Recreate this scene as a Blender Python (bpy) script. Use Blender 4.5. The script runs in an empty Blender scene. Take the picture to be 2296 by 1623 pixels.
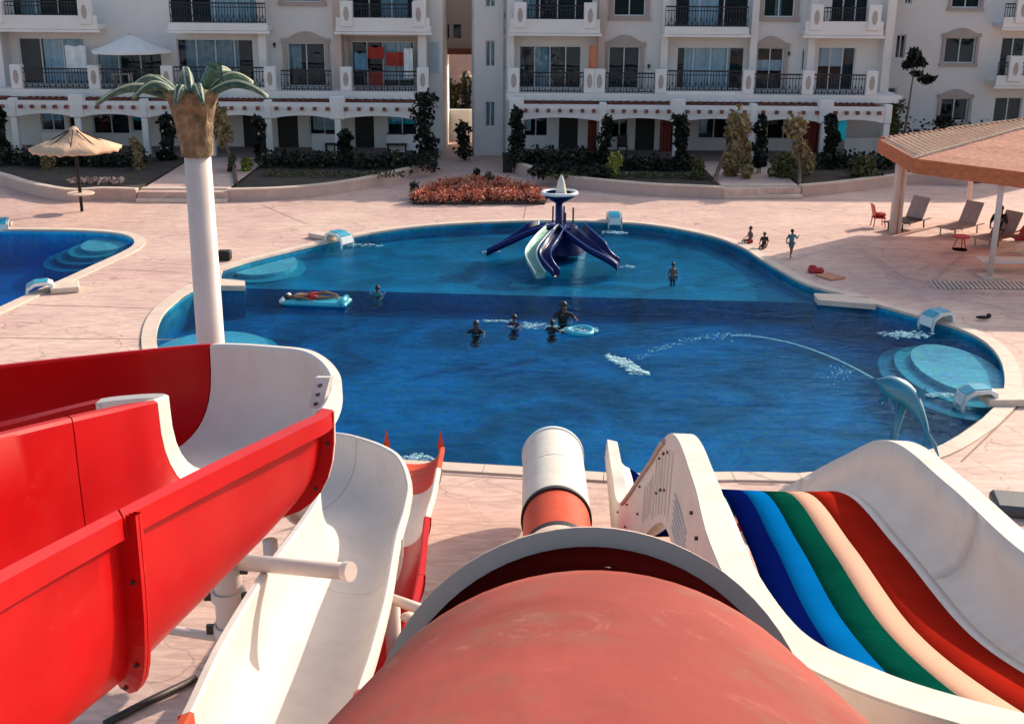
import bpy, bmesh, math, random
from mathutils import Vector, Matrix, noise
from mathutils.geometry import tessellate_polygon
R = math.radians
random.seed(7)
S = bpy.context.scene
C = S.collection

# ------------------------------------------------------------------ camera, sky, sun, exposure
CAM = Vector((0, 0, 9.0)); FPX = 2700.0; PITCH = R(17.9); ROLL = R(0.45)
fwd = Vector((0, math.cos(PITCH), -math.sin(PITCH)))
up0 = Vector((0, math.sin(PITCH), math.cos(PITCH)))
rt0 = Vector((1, 0, 0))
rt = rt0 * math.cos(ROLL) + up0 * math.sin(ROLL)
up = up0 * math.cos(ROLL) - rt0 * math.sin(ROLL)
cd = bpy.data.cameras.new('camera'); cam = bpy.data.objects.new('camera', cd); C.objects.link(cam)
m3 = Matrix((rt, up, -fwd)).transposed()
cam.matrix_world = Matrix.Translation(CAM) @ m3.to_4x4()
cd.sensor_width = 36; cd.lens = 36 * FPX / 2296; cd.clip_start = 0.05; cd.clip_end = 900
S.camera = cam

SUN_EL = R(27.5); SUN_AZ = R(48)      # azimuth clockwise from +Y
world = bpy.data.worlds.new("World"); S.world = world; world.use_nodes = True
wn = world.node_tree.nodes; wl = world.node_tree.links
sky = wn.new('ShaderNodeTexSky'); sky.sky_type = 'NISHITA'; sky.sun_disc = False
sky.sun_elevation = SUN_EL; sky.sun_rotation = SUN_AZ; sky.air_density = 1.0; sky.dust_density = 2.5; sky.ozone_density = 0.6
wl.new(sky.outputs[0], wn['Background'].inputs[0]); wn['Background'].inputs[1].default_value = 0.15
sd = bpy.data.lights.new('sun', 'SUN'); sd.energy = 3.7; sd.angle = R(0.5); sd.color = (1.0, 0.87, 0.72)
sun = bpy.data.objects.new('sun', sd); C.objects.link(sun)
sv = Vector((math.sin(SUN_AZ) * math.cos(SUN_EL), math.cos(SUN_AZ) * math.cos(SUN_EL), math.sin(SUN_EL)))
sun.rotation_euler = sv.to_track_quat('Z', 'Y').to_euler(); sun.location = sv * 60
S.view_settings.view_transform = 'Standard'; S.view_settings.look = 'None'
S.view_settings.gamma = 1; S.view_settings.use_curve_mapping = False
S.view_settings.exposure = 0.47
S.render.engine = 'CYCLES'
S.cycles.max_bounces = 8; S.cycles.transparent_max_bounces = 24; S.cycles.volume_bounces = 0

# ------------------------------------------------------------------ survey helpers: sight lines to real places
def ray(u, v):
    return fwd + rt * ((u - 1148) / FPX) - up * ((v - 811.25) / FPX)
def P(u, v, z=0.0):                 # point at height z
    d = ray(u, v); return CAM + d * ((z - CAM.z) / d.z)
def PY(u, v, y):                    # point at distance y
    d = ray(u, v); return CAM + d * (y / d.y)
def PD(u, v, k):                    # point at optical depth k
    return CAM + ray(u, v) * k

# ------------------------------------------------------------------ materials
def nd(nt, t, **kw):
    n = nt.nodes.new(t)
    for k, val in kw.items(): setattr(n, k, val)
    return n
def newmat(name):
    m = bpy.data.materials.new(name); m.use_nodes = True
    return m, m.node_tree, m.node_tree.nodes['Principled BSDF']
_mats = {}
def mat(name, col, rough=0.6, var=0.12, scale=2.5, bump=0.15, bscale=30, metal=0.0, dirt=0.0, dirtcol=(.12, .09, .06), spec=0.5, coat=0.0, wear=0.0, wearcol=(.75, .62, .52), stretch=None):
    if name in _mats: return _mats[name]
    m, nt, b = newmat(name); L = nt.links
    tc0 = nd(nt, 'ShaderNodeTexCoord'); tc = tc0
    if stretch:
        mp0 = nd(nt, 'ShaderNodeMapping'); mp0.inputs['Scale'].default_value = stretch; L.new(tc0.outputs['Object'], mp0.inputs[0])
        class _T: outputs = {'Object': mp0.outputs[0]}
        tc = _T
    n1 = nd(nt, 'ShaderNodeTexNoise'); n1.inputs['Scale'].default_value = scale; n1.inputs['Detail'].default_value = 6
    L.new(tc.outputs['Object'], n1.inputs['Vector'])
    cr = nd(nt, 'ShaderNodeValToRGB')
    lo = tuple(c * (1 - var) for c in col); hi = tuple(min(1, c * (1 + var)) for c in col)
    cr.color_ramp.elements[0].position = .3; cr.color_ramp.elements[1].position = .7
    cr.color_ramp.elements[0].color = (*lo, 1); cr.color_ramp.elements[1].color = (*hi, 1)
    L.new(n1.outputs[0], cr.inputs[0]); out = cr.outputs[0]
    if dirt > 0:
        n2 = nd(nt, 'ShaderNodeTexNoise'); n2.inputs['Scale'].default_value = scale * 2.3; n2.inputs['Detail'].default_value = 9; n2.inputs['Roughness'].default_value = .7
        L.new(tc.outputs['Object'], n2.inputs['Vector'])
        r2 = nd(nt, 'ShaderNodeValToRGB'); r2.color_ramp.elements[0].position = .50; r2.color_ramp.elements[1].position = .70
        r2.color_ramp.elements[0].color = (0, 0, 0, 1); r2.color_ramp.elements[1].color = (dirt, dirt, dirt, 1)
        L.new(n2.outputs[0], r2.inputs[0])
        mx = nd(nt, 'ShaderNodeMixRGB'); mx.inputs[2].default_value = (*dirtcol, 1)
        L.new(r2.outputs[0], mx.inputs[0]); L.new(out, mx.inputs[1]); out = mx.outputs[0]
    if wear > 0:      # scuffs and small dark marks
        for (sc_, lo_, hi_, colr, k_) in ((7.0, .60, .72, wearcol, wear), (16.0, .66, .74, (.05, .03, .025), wear * .8), (1.7, .50, .70, tuple(c * .72 for c in col), wear * .7)):
            n5_ = nd(nt, 'ShaderNodeTexNoise'); n5_.inputs['Scale'].default_value = sc_; n5_.inputs['Detail'].default_value = 8; n5_.inputs['Roughness'].default_value = .72; n5_.inputs['Distortion'].default_value = .8
            L.new(tc.outputs['Object'], n5_.inputs['Vector'])
            r5_ = nd(nt, 'ShaderNodeValToRGB'); r5_.color_ramp.elements[0].position = lo_; r5_.color_ramp.elements[1].position = hi_
            r5_.color_ramp.elements[0].color = (0, 0, 0, 1); r5_.color_ramp.elements[1].color = (k_, k_, k_, 1); L.new(n5_.outputs[0], r5_.inputs[0])
            m5_ = nd(nt, 'ShaderNodeMixRGB'); m5_.inputs[2].default_value = (*colr, 1); L.new(r5_.outputs[0], m5_.inputs[0]); L.new(out, m5_.inputs[1]); out = m5_.outputs[0]
    L.new(out, b.inputs['Base Color'])
    b.inputs['Roughness'].default_value = rough; b.inputs['Metallic'].default_value = metal
    b.inputs['Specular IOR Level'].default_value = spec; b.inputs['Coat Weight'].default_value = coat
    if bump > 0:
        n3 = nd(nt, 'ShaderNodeTexNoise'); n3.inputs['Scale'].default_value = bscale; n3.inputs['Detail'].default_value = 4
        L.new(tc.outputs['Object'], n3.inputs['Vector'])
        bp = nd(nt, 'ShaderNodeBump'); bp.inputs['Strength'].default_value = bump; bp.inputs['Distance'].default_value = .02
        L.new(n3.outputs[0], bp.inputs['Height']); L.new(bp.outputs[0], b.inputs['Normal'])
    _mats[name] = m
    return m

def mat_deck():
    m, nt, b = newmat('stamped_concrete'); L = nt.links
    tc = nd(nt, 'ShaderNodeTexCoord')
    n1 = nd(nt, 'ShaderNodeTexNoise'); n1.inputs['Scale'].default_value = .22; n1.inputs['Detail'].default_value = 8
    L.new(tc.outputs['Object'], n1.inputs['Vector'])
    cr = nd(nt, 'ShaderNodeValToRGB'); e = cr.color_ramp.elements
    e[0].position = .3; e[0].color = (.64, .41, .35, 1); e[1].position = .7; e[1].color = (.80, .58, .47, 1)
    L.new(n1.outputs[0], cr.inputs[0])
    # slate-like streaks
    mp = nd(nt, 'ShaderNodeMapping'); mp.inputs['Scale'].default_value = (.9, 3.2, 1); mp.inputs['Rotation'].default_value = (0, 0, .25)
    L.new(tc.outputs['Object'], mp.inputs[0])
    n2 = nd(nt, 'ShaderNodeTexNoise'); n2.inputs['Scale'].default_value = 1.3; n2.inputs['Detail'].default_value = 9; n2.inputs['Roughness'].default_value = .65; n2.inputs['Distortion'].default_value = 1.4
    L.new(mp.outputs[0], n2.inputs['Vector'])
    r2 = nd(nt, 'ShaderNodeValToRGB'); r2.color_ramp.elements[0].position = .38; r2.color_ramp.elements[1].position = .62
    r2.color_ramp.elements[0].color = (.70, .65, .63, 1); r2.color_ramp.elements[1].color = (1.04, 1.03, 1.0, 1)
    L.new(n2.outputs[0], r2.inputs[0])
    mu = nd(nt, 'ShaderNodeMixRGB'); mu.blend_type = 'MULTIPLY'; mu.inputs[0].default_value = .8
    L.new(cr.outputs[0], mu.inputs[1]); L.new(r2.outputs[0], mu.inputs[2])
    # broken wandering cracks of the stamp
    wn_ = nd(nt, 'ShaderNodeTexNoise'); wn_.inputs['Scale'].default_value = 1.1; wn_.inputs['Detail'].default_value = 6
    L.new(tc.outputs['Object'], wn_.inputs['Vector'])
    ad = nd(nt, 'ShaderNodeMixRGB'); ad.blend_type = 'ADD'; ad.inputs[0].default_value = .9
    L.new(tc.outputs['Object'], ad.inputs[1]); L.new(wn_.outputs[1], ad.inputs[2])
    vo = nd(nt, 'ShaderNodeTexVoronoi'); vo.feature = 'DISTANCE_TO_EDGE'; vo.inputs['Scale'].default_value = .75
    L.new(ad.outputs[0], vo.inputs['Vector'])
    r3 = nd(nt, 'ShaderNodeValToRGB'); r3.color_ramp.elements[0].position = .0; r3.color_ramp.elements[1].position = .022
    r3.color_ramp.elements[0].color = (.66, .60, .57, 1); r3.color_ramp.elements[1].color = (1, 1, 1, 1)
    L.new(vo.outputs[0], r3.inputs[0])
    n4 = nd(nt, 'ShaderNodeTexNoise'); n4.inputs['Scale'].default_value = .9
    L.new(tc.outputs['Object'], n4.inputs['Vector'])
    r4 = nd(nt, 'ShaderNodeValToRGB'); r4.color_ramp.elements[0].position = .42; r4.color_ramp.elements[1].position = .6
    L.new(n4.outputs[0], r4.inputs[0])
    m2 = nd(nt, 'ShaderNodeMixRGB'); m2.blend_type = 'MULTIPLY'
    L.new(r4.outputs[0], m2.inputs[0]); L.new(mu.outputs[0], m2.inputs[1]); L.new(r3.outputs[0], m2.inputs[2])
    L.new(m2.outputs[0], b.inputs['Base Color']); b.inputs['Roughness'].default_value = .75
    bp = nd(nt, 'ShaderNodeBump'); bp.inputs['Strength'].default_value = .5; bp.inputs['Distance'].default_value = .03
    mm = nd(nt, 'ShaderNodeMath', operation='MULTIPLY')
    L.new(n2.outputs[0], mm.inputs[0]); L.new(r3.outputs[0], mm.inputs[1])
    L.new(mm.outputs[0], bp.inputs['Height']); L.new(bp.outputs[0], b.inputs['Normal'])
    return m

def mat_tiles(name, col, var=.25):
    m, nt, b = newmat(name); L = nt.links
    tc = nd(nt, 'ShaderNodeTexCoord')
    n1 = nd(nt, 'ShaderNodeTexNoise'); n1.inputs['Scale'].default_value = .45; n1.inputs['Detail'].default_value = 5; n1.inputs['Distortion'].default_value = 1
    L.new(tc.outputs['Object'], n1.inputs['Vector'])
    cr = nd(nt, 'ShaderNodeValToRGB'); e = cr.color_ramp.elements
    e[0].position = .35; e[0].color = (*[c * (1 - var) for c in col], 1); e[1].position = .68; e[1].color = (*[min(1, c * (1 + var)) for c in col], 1)
    L.new(n1.outputs[0], cr.inputs[0])
    v = nd(nt, 'ShaderNodeTexVoronoi'); v.inputs['Scale'].default_value = 9
    L.new(tc.outputs['Object'], v.inputs['Vector'])
    mx = nd(nt, 'ShaderNodeMixRGB'); mx.blend_type = 'OVERLAY'; mx.inputs[0].default_value = .22
    L.new(cr.outputs[0], mx.inputs[1]); L.new(v.outputs['Color'], mx.inputs[2])
    L.new(mx.outputs[0], b.inputs['Base Color']); b.inputs['Roughness'].default_value = .4
    return m

def mat_water(name='pool_water', absorb=(.03, .74, .88), dens=1.0, wave=1.0):
    m, nt, b = newmat(name); L = nt.links
    nt.nodes.remove(b); out = nt.nodes['Material Output']
    tr = nd(nt, 'ShaderNodeBsdfTransparent'); tr.inputs[0].default_value = (.93, .97, .985, 1)
    gl = nd(nt, 'ShaderNodeBsdfGlossy'); gl.inputs['Roughness'].default_value = .08; gl.inputs[0].default_value = (.45, .8, 1, 1)
    tc = nd(nt, 'ShaderNodeTexCoord')
    mp = nd(nt, 'ShaderNodeMapping'); mp.inputs['Scale'].default_value = (1, 1.7, 1); L.new(tc.outputs['Object'], mp.inputs[0])
    n1 = nd(nt, 'ShaderNodeTexNoise'); n1.inputs['Scale'].default_value = 1.6; n1.inputs['Detail'].default_value = 5; n1.inputs['Distortion'].default_value = 1.2
    L.new(mp.outputs[0], n1.inputs['Vector'])
    bp = nd(nt, 'ShaderNodeBump'); bp.inputs['Strength'].default_value = .38 * wave; bp.inputs['Distance'].default_value = .09
    L.new(n1.outputs[0], bp.inputs['Height']); L.new(bp.outputs[0], gl.inputs['Normal'])
    fr = nd(nt, 'ShaderNodeFresnel'); fr.inputs['IOR'].default_value = 1.33; L.new(bp.outputs[0], fr.inputs['Normal'])
    mf = nd(nt, 'ShaderNodeMath', operation='MULTIPLY'); mf.inputs[1].default_value = .42
    L.new(fr.outputs[0], mf.inputs[0])
    mx = nd(nt, 'ShaderNodeMixShader'); L.new(mf.outputs[0], mx.inputs[0]); L.new(tr.outputs[0], mx.inputs[1]); L.new(gl.outputs[0], mx.inputs[2])
    L.new(mx.outputs[0], out.inputs['Surface'])
    va = nd(nt, 'ShaderNodeVolumeAbsorption'); va.inputs[0].default_value = (*absorb, 1); va.inputs['Density'].default_value = dens
    L.new(va.outputs[0], out.inputs['Volume'])
    return m

def mat_glass(name, refl=1.0, tint=(.80, .88, .92)):
    m, nt, b = newmat(name); L = nt.links
    nt.nodes.remove(b); out = nt.nodes['Material Output']
    tr = nd(nt, 'ShaderNodeBsdfTransparent'); tr.inputs[0].default_value = (*tint, 1)
    gl = nd(nt, 'ShaderNodeBsdfGlossy'); gl.inputs['Roughness'].default_value = .02; gl.inputs[0].default_value = (.55, .8, 1, 1)
    tc = nd(nt, 'ShaderNodeTexCoord'); n = nd(nt, 'ShaderNodeTexNoise'); n.inputs['Scale'].default_value = 1.1
    L.new(tc.outputs['Object'], n.inputs['Vector'])
    bp = nd(nt, 'ShaderNodeBump'); bp.inputs['Strength'].default_value = .25; bp.inputs['Distance'].default_value = .05
    L.new(n.outputs[0], bp.inputs['Height']); L.new(bp.outputs[0], gl.inputs['Normal'])
    fr = nd(nt, 'ShaderNodeFresnel'); fr.inputs['IOR'].default_value = 1.6
    mf = nd(nt, 'ShaderNodeMath', operation='MULTIPLY_ADD'); mf.inputs[1].default_value = refl * .5; mf.inputs[2].default_value = .0
    L.new(fr.outputs[0], mf.inputs[0])
    mx = nd(nt, 'ShaderNodeMixShader'); L.new(mf.outputs[0], mx.inputs[0]); L.new(tr.outputs[0], mx.inputs[1]); L.new(gl.outputs[0], mx.inputs[2])
    L.new(mx.outputs[0], out.inputs['Surface'])
    return m

def mat_weave(name, col, hole=.14, streak=(1, 1, 9)):
    """woven reed mat: lets a little sun straight through"""
    m, nt, b = newmat(name); L = nt.links; out = nt.nodes['Material Output']
    tc = nd(nt, 'ShaderNodeTexCoord'); n = nd(nt, 'ShaderNodeTexNoise'); n.inputs['Scale'].default_value = 2.2; n.inputs['Detail'].default_value = 8
    mp = nd(nt, 'ShaderNodeMapping'); mp.inputs['Scale'].default_value = streak
    L.new(tc.outputs['Object'], mp.inputs[0]); L.new(mp.outputs[0], n.inputs['Vector'])
    cr = nd(nt, 'ShaderNodeValToRGB'); cr.color_ramp.elements[0].position = .3; cr.color_ramp.elements[1].position = .7
    cr.color_ramp.elements[0].color = (*[c * .78 for c in col], 1); cr.color_ramp.elements[1].color = (*[min(1, c * 1.15) for c in col], 1)
    L.new(n.outputs[0], cr.inputs[0]); L.new(cr.outputs[0], b.inputs['Base Color']); b.inputs['Roughness'].default_value = .9
    bp = nd(nt, 'ShaderNodeBump'); bp.inputs['Strength'].default_value = .5; bp.inputs['Distance'].default_value = .03
    L.new(n.outputs[0], bp.inputs['Height']); L.new(bp.outputs[0], b.inputs['Normal'])
    if hole > 0:
        tr = nd(nt, 'ShaderNodeBsdfTransparent'); mx = nd(nt, 'ShaderNodeMixShader'); mx.inputs[0].default_value = hole
        L.new(b.outputs[0], mx.inputs[1]); L.new(tr.outputs[0], mx.inputs[2]); L.new(mx.outputs[0], out.inputs['Surface'])
    return m

def mat_leaf(name, col, var=.4):
    m, nt, b = newmat(name); L = nt.links
    g = nd(nt, 'ShaderNodeNewGeometry')
    cr = nd(nt, 'ShaderNodeValToRGB')
    cr.color_ramp.elements[0].color = (*[c * (1 - var) for c in col], 1); cr.color_ramp.elements[1].color = (*[c * (1 + var) for c in col], 1)
    L.new(g.outputs['Random Per Island'], cr.inputs[0]); L.new(cr.outputs[0], b.inputs['Base Color']); b.inputs['Roughness'].default_value = .6
    b.inputs['Specular IOR Level'].default_value = .25
    return m

M = {}
M['deck'] = mat_deck()
M['coping'] = mat('pale_coping', (.72, .56, .44), .7, .1, 1.2, .25, 20, dirt=.3, dirtcol=(.4, .28, .2))
M['tile_deep'] = mat_tiles('deep_pool_tile', (.004, .26, .41), .48)
M['tile_shallow'] = mat_tiles('shallow_pool_tile', (.004, .23, .38), .38)
M['tile_pale'] = mat_tiles('pale_pool_tile', (.16, .52, .62), .15)
M['tile_left'] = mat_tiles('side_pool_tile', (.015, .50, .85))
M['water'] = mat_water()
M['white_gel'] = mat('white_gelcoat', (.70, .62, .55), .5, .06, 1.1, .04, 6, dirt=.3, dirtcol=(.5, .40, .32), spec=.25, wear=.22, wearcol=(.50, .40, .33))
M['cream_gel'] = mat('cream_gelcoat', (.76, .69, .58), .45, .07, 1.6, .1, 14, dirt=.35, dirtcol=(.45, .36, .26), spec=.3, wear=.3, wearcol=(.50, .40, .30))
M['grey_gel'] = mat('weathered_grey_gelcoat', (.56, .43, .35), .7, .08, 2, .12, 12, dirt=.3, dirtcol=(.42, .32, .27), spec=.3)
M['red_gel'] = mat('red_gelcoat', (.45, .001, .003), .42, .14, .9, .06, 4, coat=.03, spec=.14, dirt=.30, dirtcol=(.48, .025, .015), wear=.30, wearcol=(.58, .07, .045))
M['orange_gel'] = mat('orange_gelcoat', (.62, .07, .02), .5, .12, 2, .1, 10, dirt=.3, dirtcol=(.55, .2, .1), spec=.2, wear=.35, wearcol=(.6, .3, .2))
M['salmon_gel'] = mat('faded_salmon_gelcoat', (.33, .070, .054), .65, .30, 2.2, .2, 9, dirt=1, dirtcol=(.24, .12, .085), spec=.06, stretch=(1, .3, .8), wear=.8, wearcol=(.42, .22, .17))
M['maroon'] = mat('maroon_band', (.012, .001, .001), .9, .2, 3, .1, 20, spec=0)
M['black'] = mat('black_rubber_and_shadow', (.012, .009, .009), .7, .2, 4, .1, 20)  # also the shadow colour of the rings at the lower tube joints
M['steel_white'] = mat('white_painted_steel', (.70, .58, .51), .45, .06, 2, .06, 20, dirt=.25, dirtcol=(.5, .4, .33))
M['dark_steel'] = mat('dark_steel', (.05, .035, .03), .5, .2, 5, .1, 30, metal=.3)
M['facade'] = mat('white_render', (.76, .72, .665), .85, .05, .35, .2, 14, dirt=.15, dirtcol=(.46, .45, .46))
M['facade_warm'] = mat('peach_render', (.58, .44, .36), .85, .06, .5, .2, 14)
M['trim'] = mat('beige_window_trim', (.44, .36, .31), .8, .08, 2, .1, 20)
M['trim_white'] = mat('white_trim', (.80, .765, .71), .7, .05, 1, .1, 20)
M['rail'] = mat('black_railing', (.012, .013, .016), .45, .2, 5, .05, 30, metal=.2)
M['beam'] = mat('red_brown_timber', (.22, .06, .035), .8, .3, 4, .3, 20)
M['beam_dark'] = mat('dark_timber', (.05, .025, .018), .8, .3, 4, .3, 20)
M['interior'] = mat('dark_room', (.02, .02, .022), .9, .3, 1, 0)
M['door'] = mat('dark_door_wood', (.010, .008, .007), .6, .3, 5, .2, 20)
M['curtain'] = mat('pale_curtain', (.85, .87, .85), .9, .1, 3, .1, 10)
M['curtain_grey'] = mat('grey_curtain', (.42, .50, .50), .9, .2, 3, .1, 10)
M['teal_cloth'] = mat('teal_cloth', (.01, .62, .75), .8, .15, 3, .1, 10)
M['red_cloth'] = mat('red_brown_cloth', (.16, .025, .015), .9, .2, 4, .1, 10)
M['orange_cloth'] = mat('orange_cloth', (.65, .20, .09), .9, .15, 4, .1, 10)
M['frame'] = mat('white_window_frame', (.68, .68, .66), .5, .05, 2, .03, 20)
M['glass'] = mat_glass('window_glass')
M['thatch'] = mat_weave('thatch', (.72, .46, .29), 0, (6, 6, 2))
M['reed'] = mat_weave('woven_roof_mat', (.74, .33, .21), .08, (3, 3, 1))
M['reed_edge'] = mat_weave('roof_edge_board', (.62, .17, .065), 0, (2, 2, 4))
M['reed_pale'] = mat_weave('pale_roof_border', (.82, .64, .44), 0, (5, 5, 1))
M['bark'] = mat('palm_bark', (.21, .14, .075), .85, .6, 11, 1.0, 30, dirt=.9, dirtcol=(.20, .07, .035), wear=.6, wearcol=(.44, .38, .20))
M['palm_green'] = mat('painted_palm_green', (.035, .085, .05), .5, .5, 5, .4, 22, dirt=.7, dirtcol=(.30, .34, .20))
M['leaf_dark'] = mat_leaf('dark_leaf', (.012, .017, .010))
M['leaf_mid'] = mat_leaf('olive_leaf', (.085, .085, .03))
M['leaf_tan'] = mat_leaf('dry_palm_leaf', (.26, .19, .09), .3)
M['leaf_bright'] = mat_leaf('bright_leaf', (.22, .24, .05), .3)
M['leaf_red'] = mat_leaf('red_flower', (.62, .20, .11), .4)
M['leaf_pink'] = mat_leaf('pale_flower', (.62, .42, .33), .3)
M['trunk'] = mat('tree_bark', (.16, .11, .07), .9, .3, 8, .6, 30)
M['soil'] = mat('garden_soil', (.06, .042, .03), .95, .35, 1.5, .5, 12)
M['blue_plastic'] = mat('navy_fibreglass', (.004, .010, .085), .35, .15, 3, .03, 10, spec=.25)
M['blue_edge'] = mat('blue_fibreglass_edge', (.02, .07, .30), .3, .15, 3, .03, 10)
M['pool_white'] = mat('white_fibreglass', (.75, .80, .76), .3, .05, 3, .03, 10)
M['pool_blue'] = mat('teal_blue_panel', (.02, .33, .46), .35, .1, 3, .05, 12)
M['dolphin'] = mat('turquoise_dolphin_paint', (.02, .19, .30), .35, .15, 3, .05, 12, coat=.3)
M['foam'] = mat_weave('water_foam', (.55, .82, .88), .55, (3, 3, 3))
M['ripple'] = mat_weave('ripple_glint', (.10, .42, .52), .7, (3, 3, 3)); M['jet'] = mat_weave('water_jet', (.35, .78, .85), .35, (3, 3, 3))
M['skin'] = mat('tanned_skin', (.22, .11, .065), .55, .1, 4, .05, 40)
M['skin_dark'] = mat('shaded_brown_skin', (.15, .07, .045), .55, .1, 4, .05, 40)
M['hair'] = mat('black_hair', (.01, .008, .007), .5, .3, 20, .3, 60)
M['cl_black'] = mat('black_fabric', (.012, .012, .014), .85, .3, 8, .2, 60)
M['cl_teal'] = mat('teal_fabric', (.05, .20, .22), .85, .2, 8, .2, 60)
M['cl_red'] = mat('red_fabric', (.45, .03, .03), .8, .2, 8, .2, 60)
M['cl_navy'] = mat('navy_fabric', (.012, .016, .06), .8, .2, 8, .2, 60)
M['grey_fabric'] = mat('taupe_fabric', (.36, .30, .27), .85, .1, 6, .2, 60)
M['white_plastic'] = mat('white_plastic', (.76, .70, .62), .4, .05, 4, .03, 20)
M['red_plastic'] = mat('red_plastic', (.55, .04, .035), .4, .15, 4, .05, 20)
M['lilo'] = mat('turquoise_vinyl', (.04, .45, .55), .2, .1, 6, .1, 10, coat=.4)
M['tan_mat'] = mat('orange_foam_mat', (.62, .27, .15), .85, .1, 6, .2, 40)
M['back_wall'] = mat('sandy_back_wall', (.62, .44, .34), .9, .1, .8, .3, 8)

# ------------------------------------------------------------------ object helpers
def link(o, parent=None):
    C.objects.link(o)
    if parent is not None: o.parent = parent
    return o
def mesh_obj(name, verts, faces, m, parent=None, smooth=False, mats=None, midx=None):
    me = bpy.data.meshes.new(name)
    o_ = parent
    off = Vector((0, 0, 0))
    while o_ is not None: off += o_.location; o_ = o_.parent
    me.from_pydata([Vector(v) - off for v in verts], [], faces)
    if mats:
        for q in mats: me.materials.append(q)
        if midx: me.polygons.foreach_set('material_index', midx)
    elif m is not None: me.materials.append(m)
    if smooth: me.polygons.foreach_set('use_smooth', [True] * len(me.polygons))
    me.update()
    return link(bpy.data.objects.new(name, me), parent)
def tag(o, label, cat, group=None, kind=None):
    if label: o['label'] = label
    if cat: o['category'] = cat
    if group: o['group'] = group
    if kind: o['kind'] = kind
    return o
def thing(name, label, cat, loc, group=None):
    o = bpy.data.objects.new(name, None); o.location = loc; o.empty_display_size = .2
    C.objects.link(o); return tag(o, label, cat, group)
def struct(o): o['kind'] = 'structure'; return o
def stuff(o): o['kind'] = 'stuff'; return o
def copy_tree(o, parent=None):
    c = o.copy(); C.objects.link(c); c.parent = parent
    for ch in o.children: copy_tree(ch, c)
    return c

class MB:
    """collects shapes, builds them as one mesh object; coordinates are world coordinates"""
    def __init__(s): s.v = []; s.f = []
    def add(s, vs, fs):
        n = len(s.v); s.v += [Vector(a) for a in vs]; s.f += [tuple(n + i for i in f) for f in fs]
    def box(s, c, size, rz=0, rx=0, ry=0, bev=0.0):
        c = Vector(c); sx, sy, sz = [a / 2 for a in size]
        mt = Matrix.Rotation(rz, 3, 'Z') @ Matrix.Rotation(ry, 3, 'Y') @ Matrix.Rotation(rx, 3, 'X')
        if bev > 0:
            bm = bmesh.new(); bmesh.ops.create_cube(bm, size=1)
            for v in bm.verts: v.co = Vector((v.co.x * sx * 2, v.co.y * sy * 2, v.co.z * sz * 2))
            bmesh.ops.bevel(bm, geom=bm.edges[:], offset=bev, segments=1, affect='EDGES')
            bm.verts.index_update()
            s.add([c + mt @ v.co for v in bm.verts], [[v.index for v in f.verts] for f in bm.faces]); bm.free(); return
        vs = [c + mt @ Vector((x, y, z)) for z in (-sz, sz) for y in (-sy, sy) for x in (-sx, sx)]
        s.add(vs, [(0, 2, 3, 1), (4, 5, 7, 6), (0, 1, 5, 4), (2, 6, 7, 3), (0, 4, 6, 2), (1, 3, 7, 5)])
    def tube(s, pts, r, n=10, cap=True):
        pts = [Vector(p) for p in pts]; rs = r if isinstance(r, (list, tuple)) else [r] * len(pts)
        fr = frames(pts); vs = []; fs = []
        for i, p in enumerate(pts):
            a, b = fr[i]
            for k in range(n):
                t = 2 * math.pi * k / n; vs.append(p + (a * math.cos(t) + b * math.sin(t)) * rs[i])
        for i in range(len(pts) - 1):
            for k in range(n):
                k2 = (k + 1) % n; fs.append((i * n + k, i * n + k2, (i + 1) * n + k2, (i + 1) * n + k))
        if cap: fs.append(tuple(range(n))[::-1]); fs.append(tuple((len(pts) - 1) * n + k for k in range(n)))
        s.add(vs, fs)
    def lathe(s, c, prof, n=24, ax=None):
        c = Vector(c); vs = []; fs = []
        for (r, z) in prof:
            for k in range(n):
                t = 2 * math.pi * k / n; vs.append(c + Vector((r * math.cos(t), r * math.sin(t), z)))
        for i in range(len(prof) - 1):
            for k in range(n):
                k2 = (k + 1) % n; fs.append((i * n + k, i * n + k2, (i + 1) * n + k2, (i + 1) * n + k))
        s.add(vs, fs)
    def ball(s, c, r, n=8, sc=(1, 1, 1)):
        prof = [(max(.001, math.sin(math.pi * i / n)) , -math.cos(math.pi * i / n)) for i in range(n + 1)]
        c = Vector(c); vs = []; fs = []; k_ = n * 2
        for (q, z) in prof:
            for k in range(k_):
                t = 2 * math.pi * k / k_; vs.append(c + Vector((q * math.cos(t) * r * sc[0], q * math.sin(t) * r * sc[1], z * r * sc[2])))
        for i in range(n):
            for k in range(k_):
                k2 = (k + 1) % k_; fs.append((i * k_ + k, i * k_ + k2, (i + 1) * k_ + k2, (i + 1) * k_ + k))
        s.add(vs, fs)
    def prism(s, poly, z0, z1):
        n = len(poly); tri = tessellate_polygon([[Vector((p[0], p[1], 0)) for p in poly]])
        vs = [(p[0], p[1], z1) for p in poly] + [(p[0], p[1], z0) for p in poly]
        fs = [tuple(t) for t in tri] + [tuple(i + n for i in t[::-1]) for t in tri]
        for i in range(n):
            j = (i + 1) % n; fs.append((i, j, j + n, i + n))
        s.add(vs, fs)
    def build(s, name, m, parent=None, smooth=False):
        return mesh_obj(name, s.v, s.f, m, parent, smooth)
def fixn(o):
    bm = bmesh.new(); bm.from_mesh(o.data); bmesh.ops.recalc_face_normals(bm, faces=bm.faces); bm.to_mesh(o.data); bm.free(); return o
def frames(pts):
    out = []; n = len(pts); prev = None
    for i in range(n):
        t = (pts[min(i + 1, n - 1)] - pts[max(i - 1, 0)]).normalized()
        if prev is None:
            a = t.cross(Vector((0, 0, 1)))
            if a.length < 1e-3: a = Vector((1, 0, 0))
            a.normalize()
        else:
            a = (prev - t * prev.dot(t)).normalized()
        prev = a; out.append((a, t.cross(a).normalized()))
    return out
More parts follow.
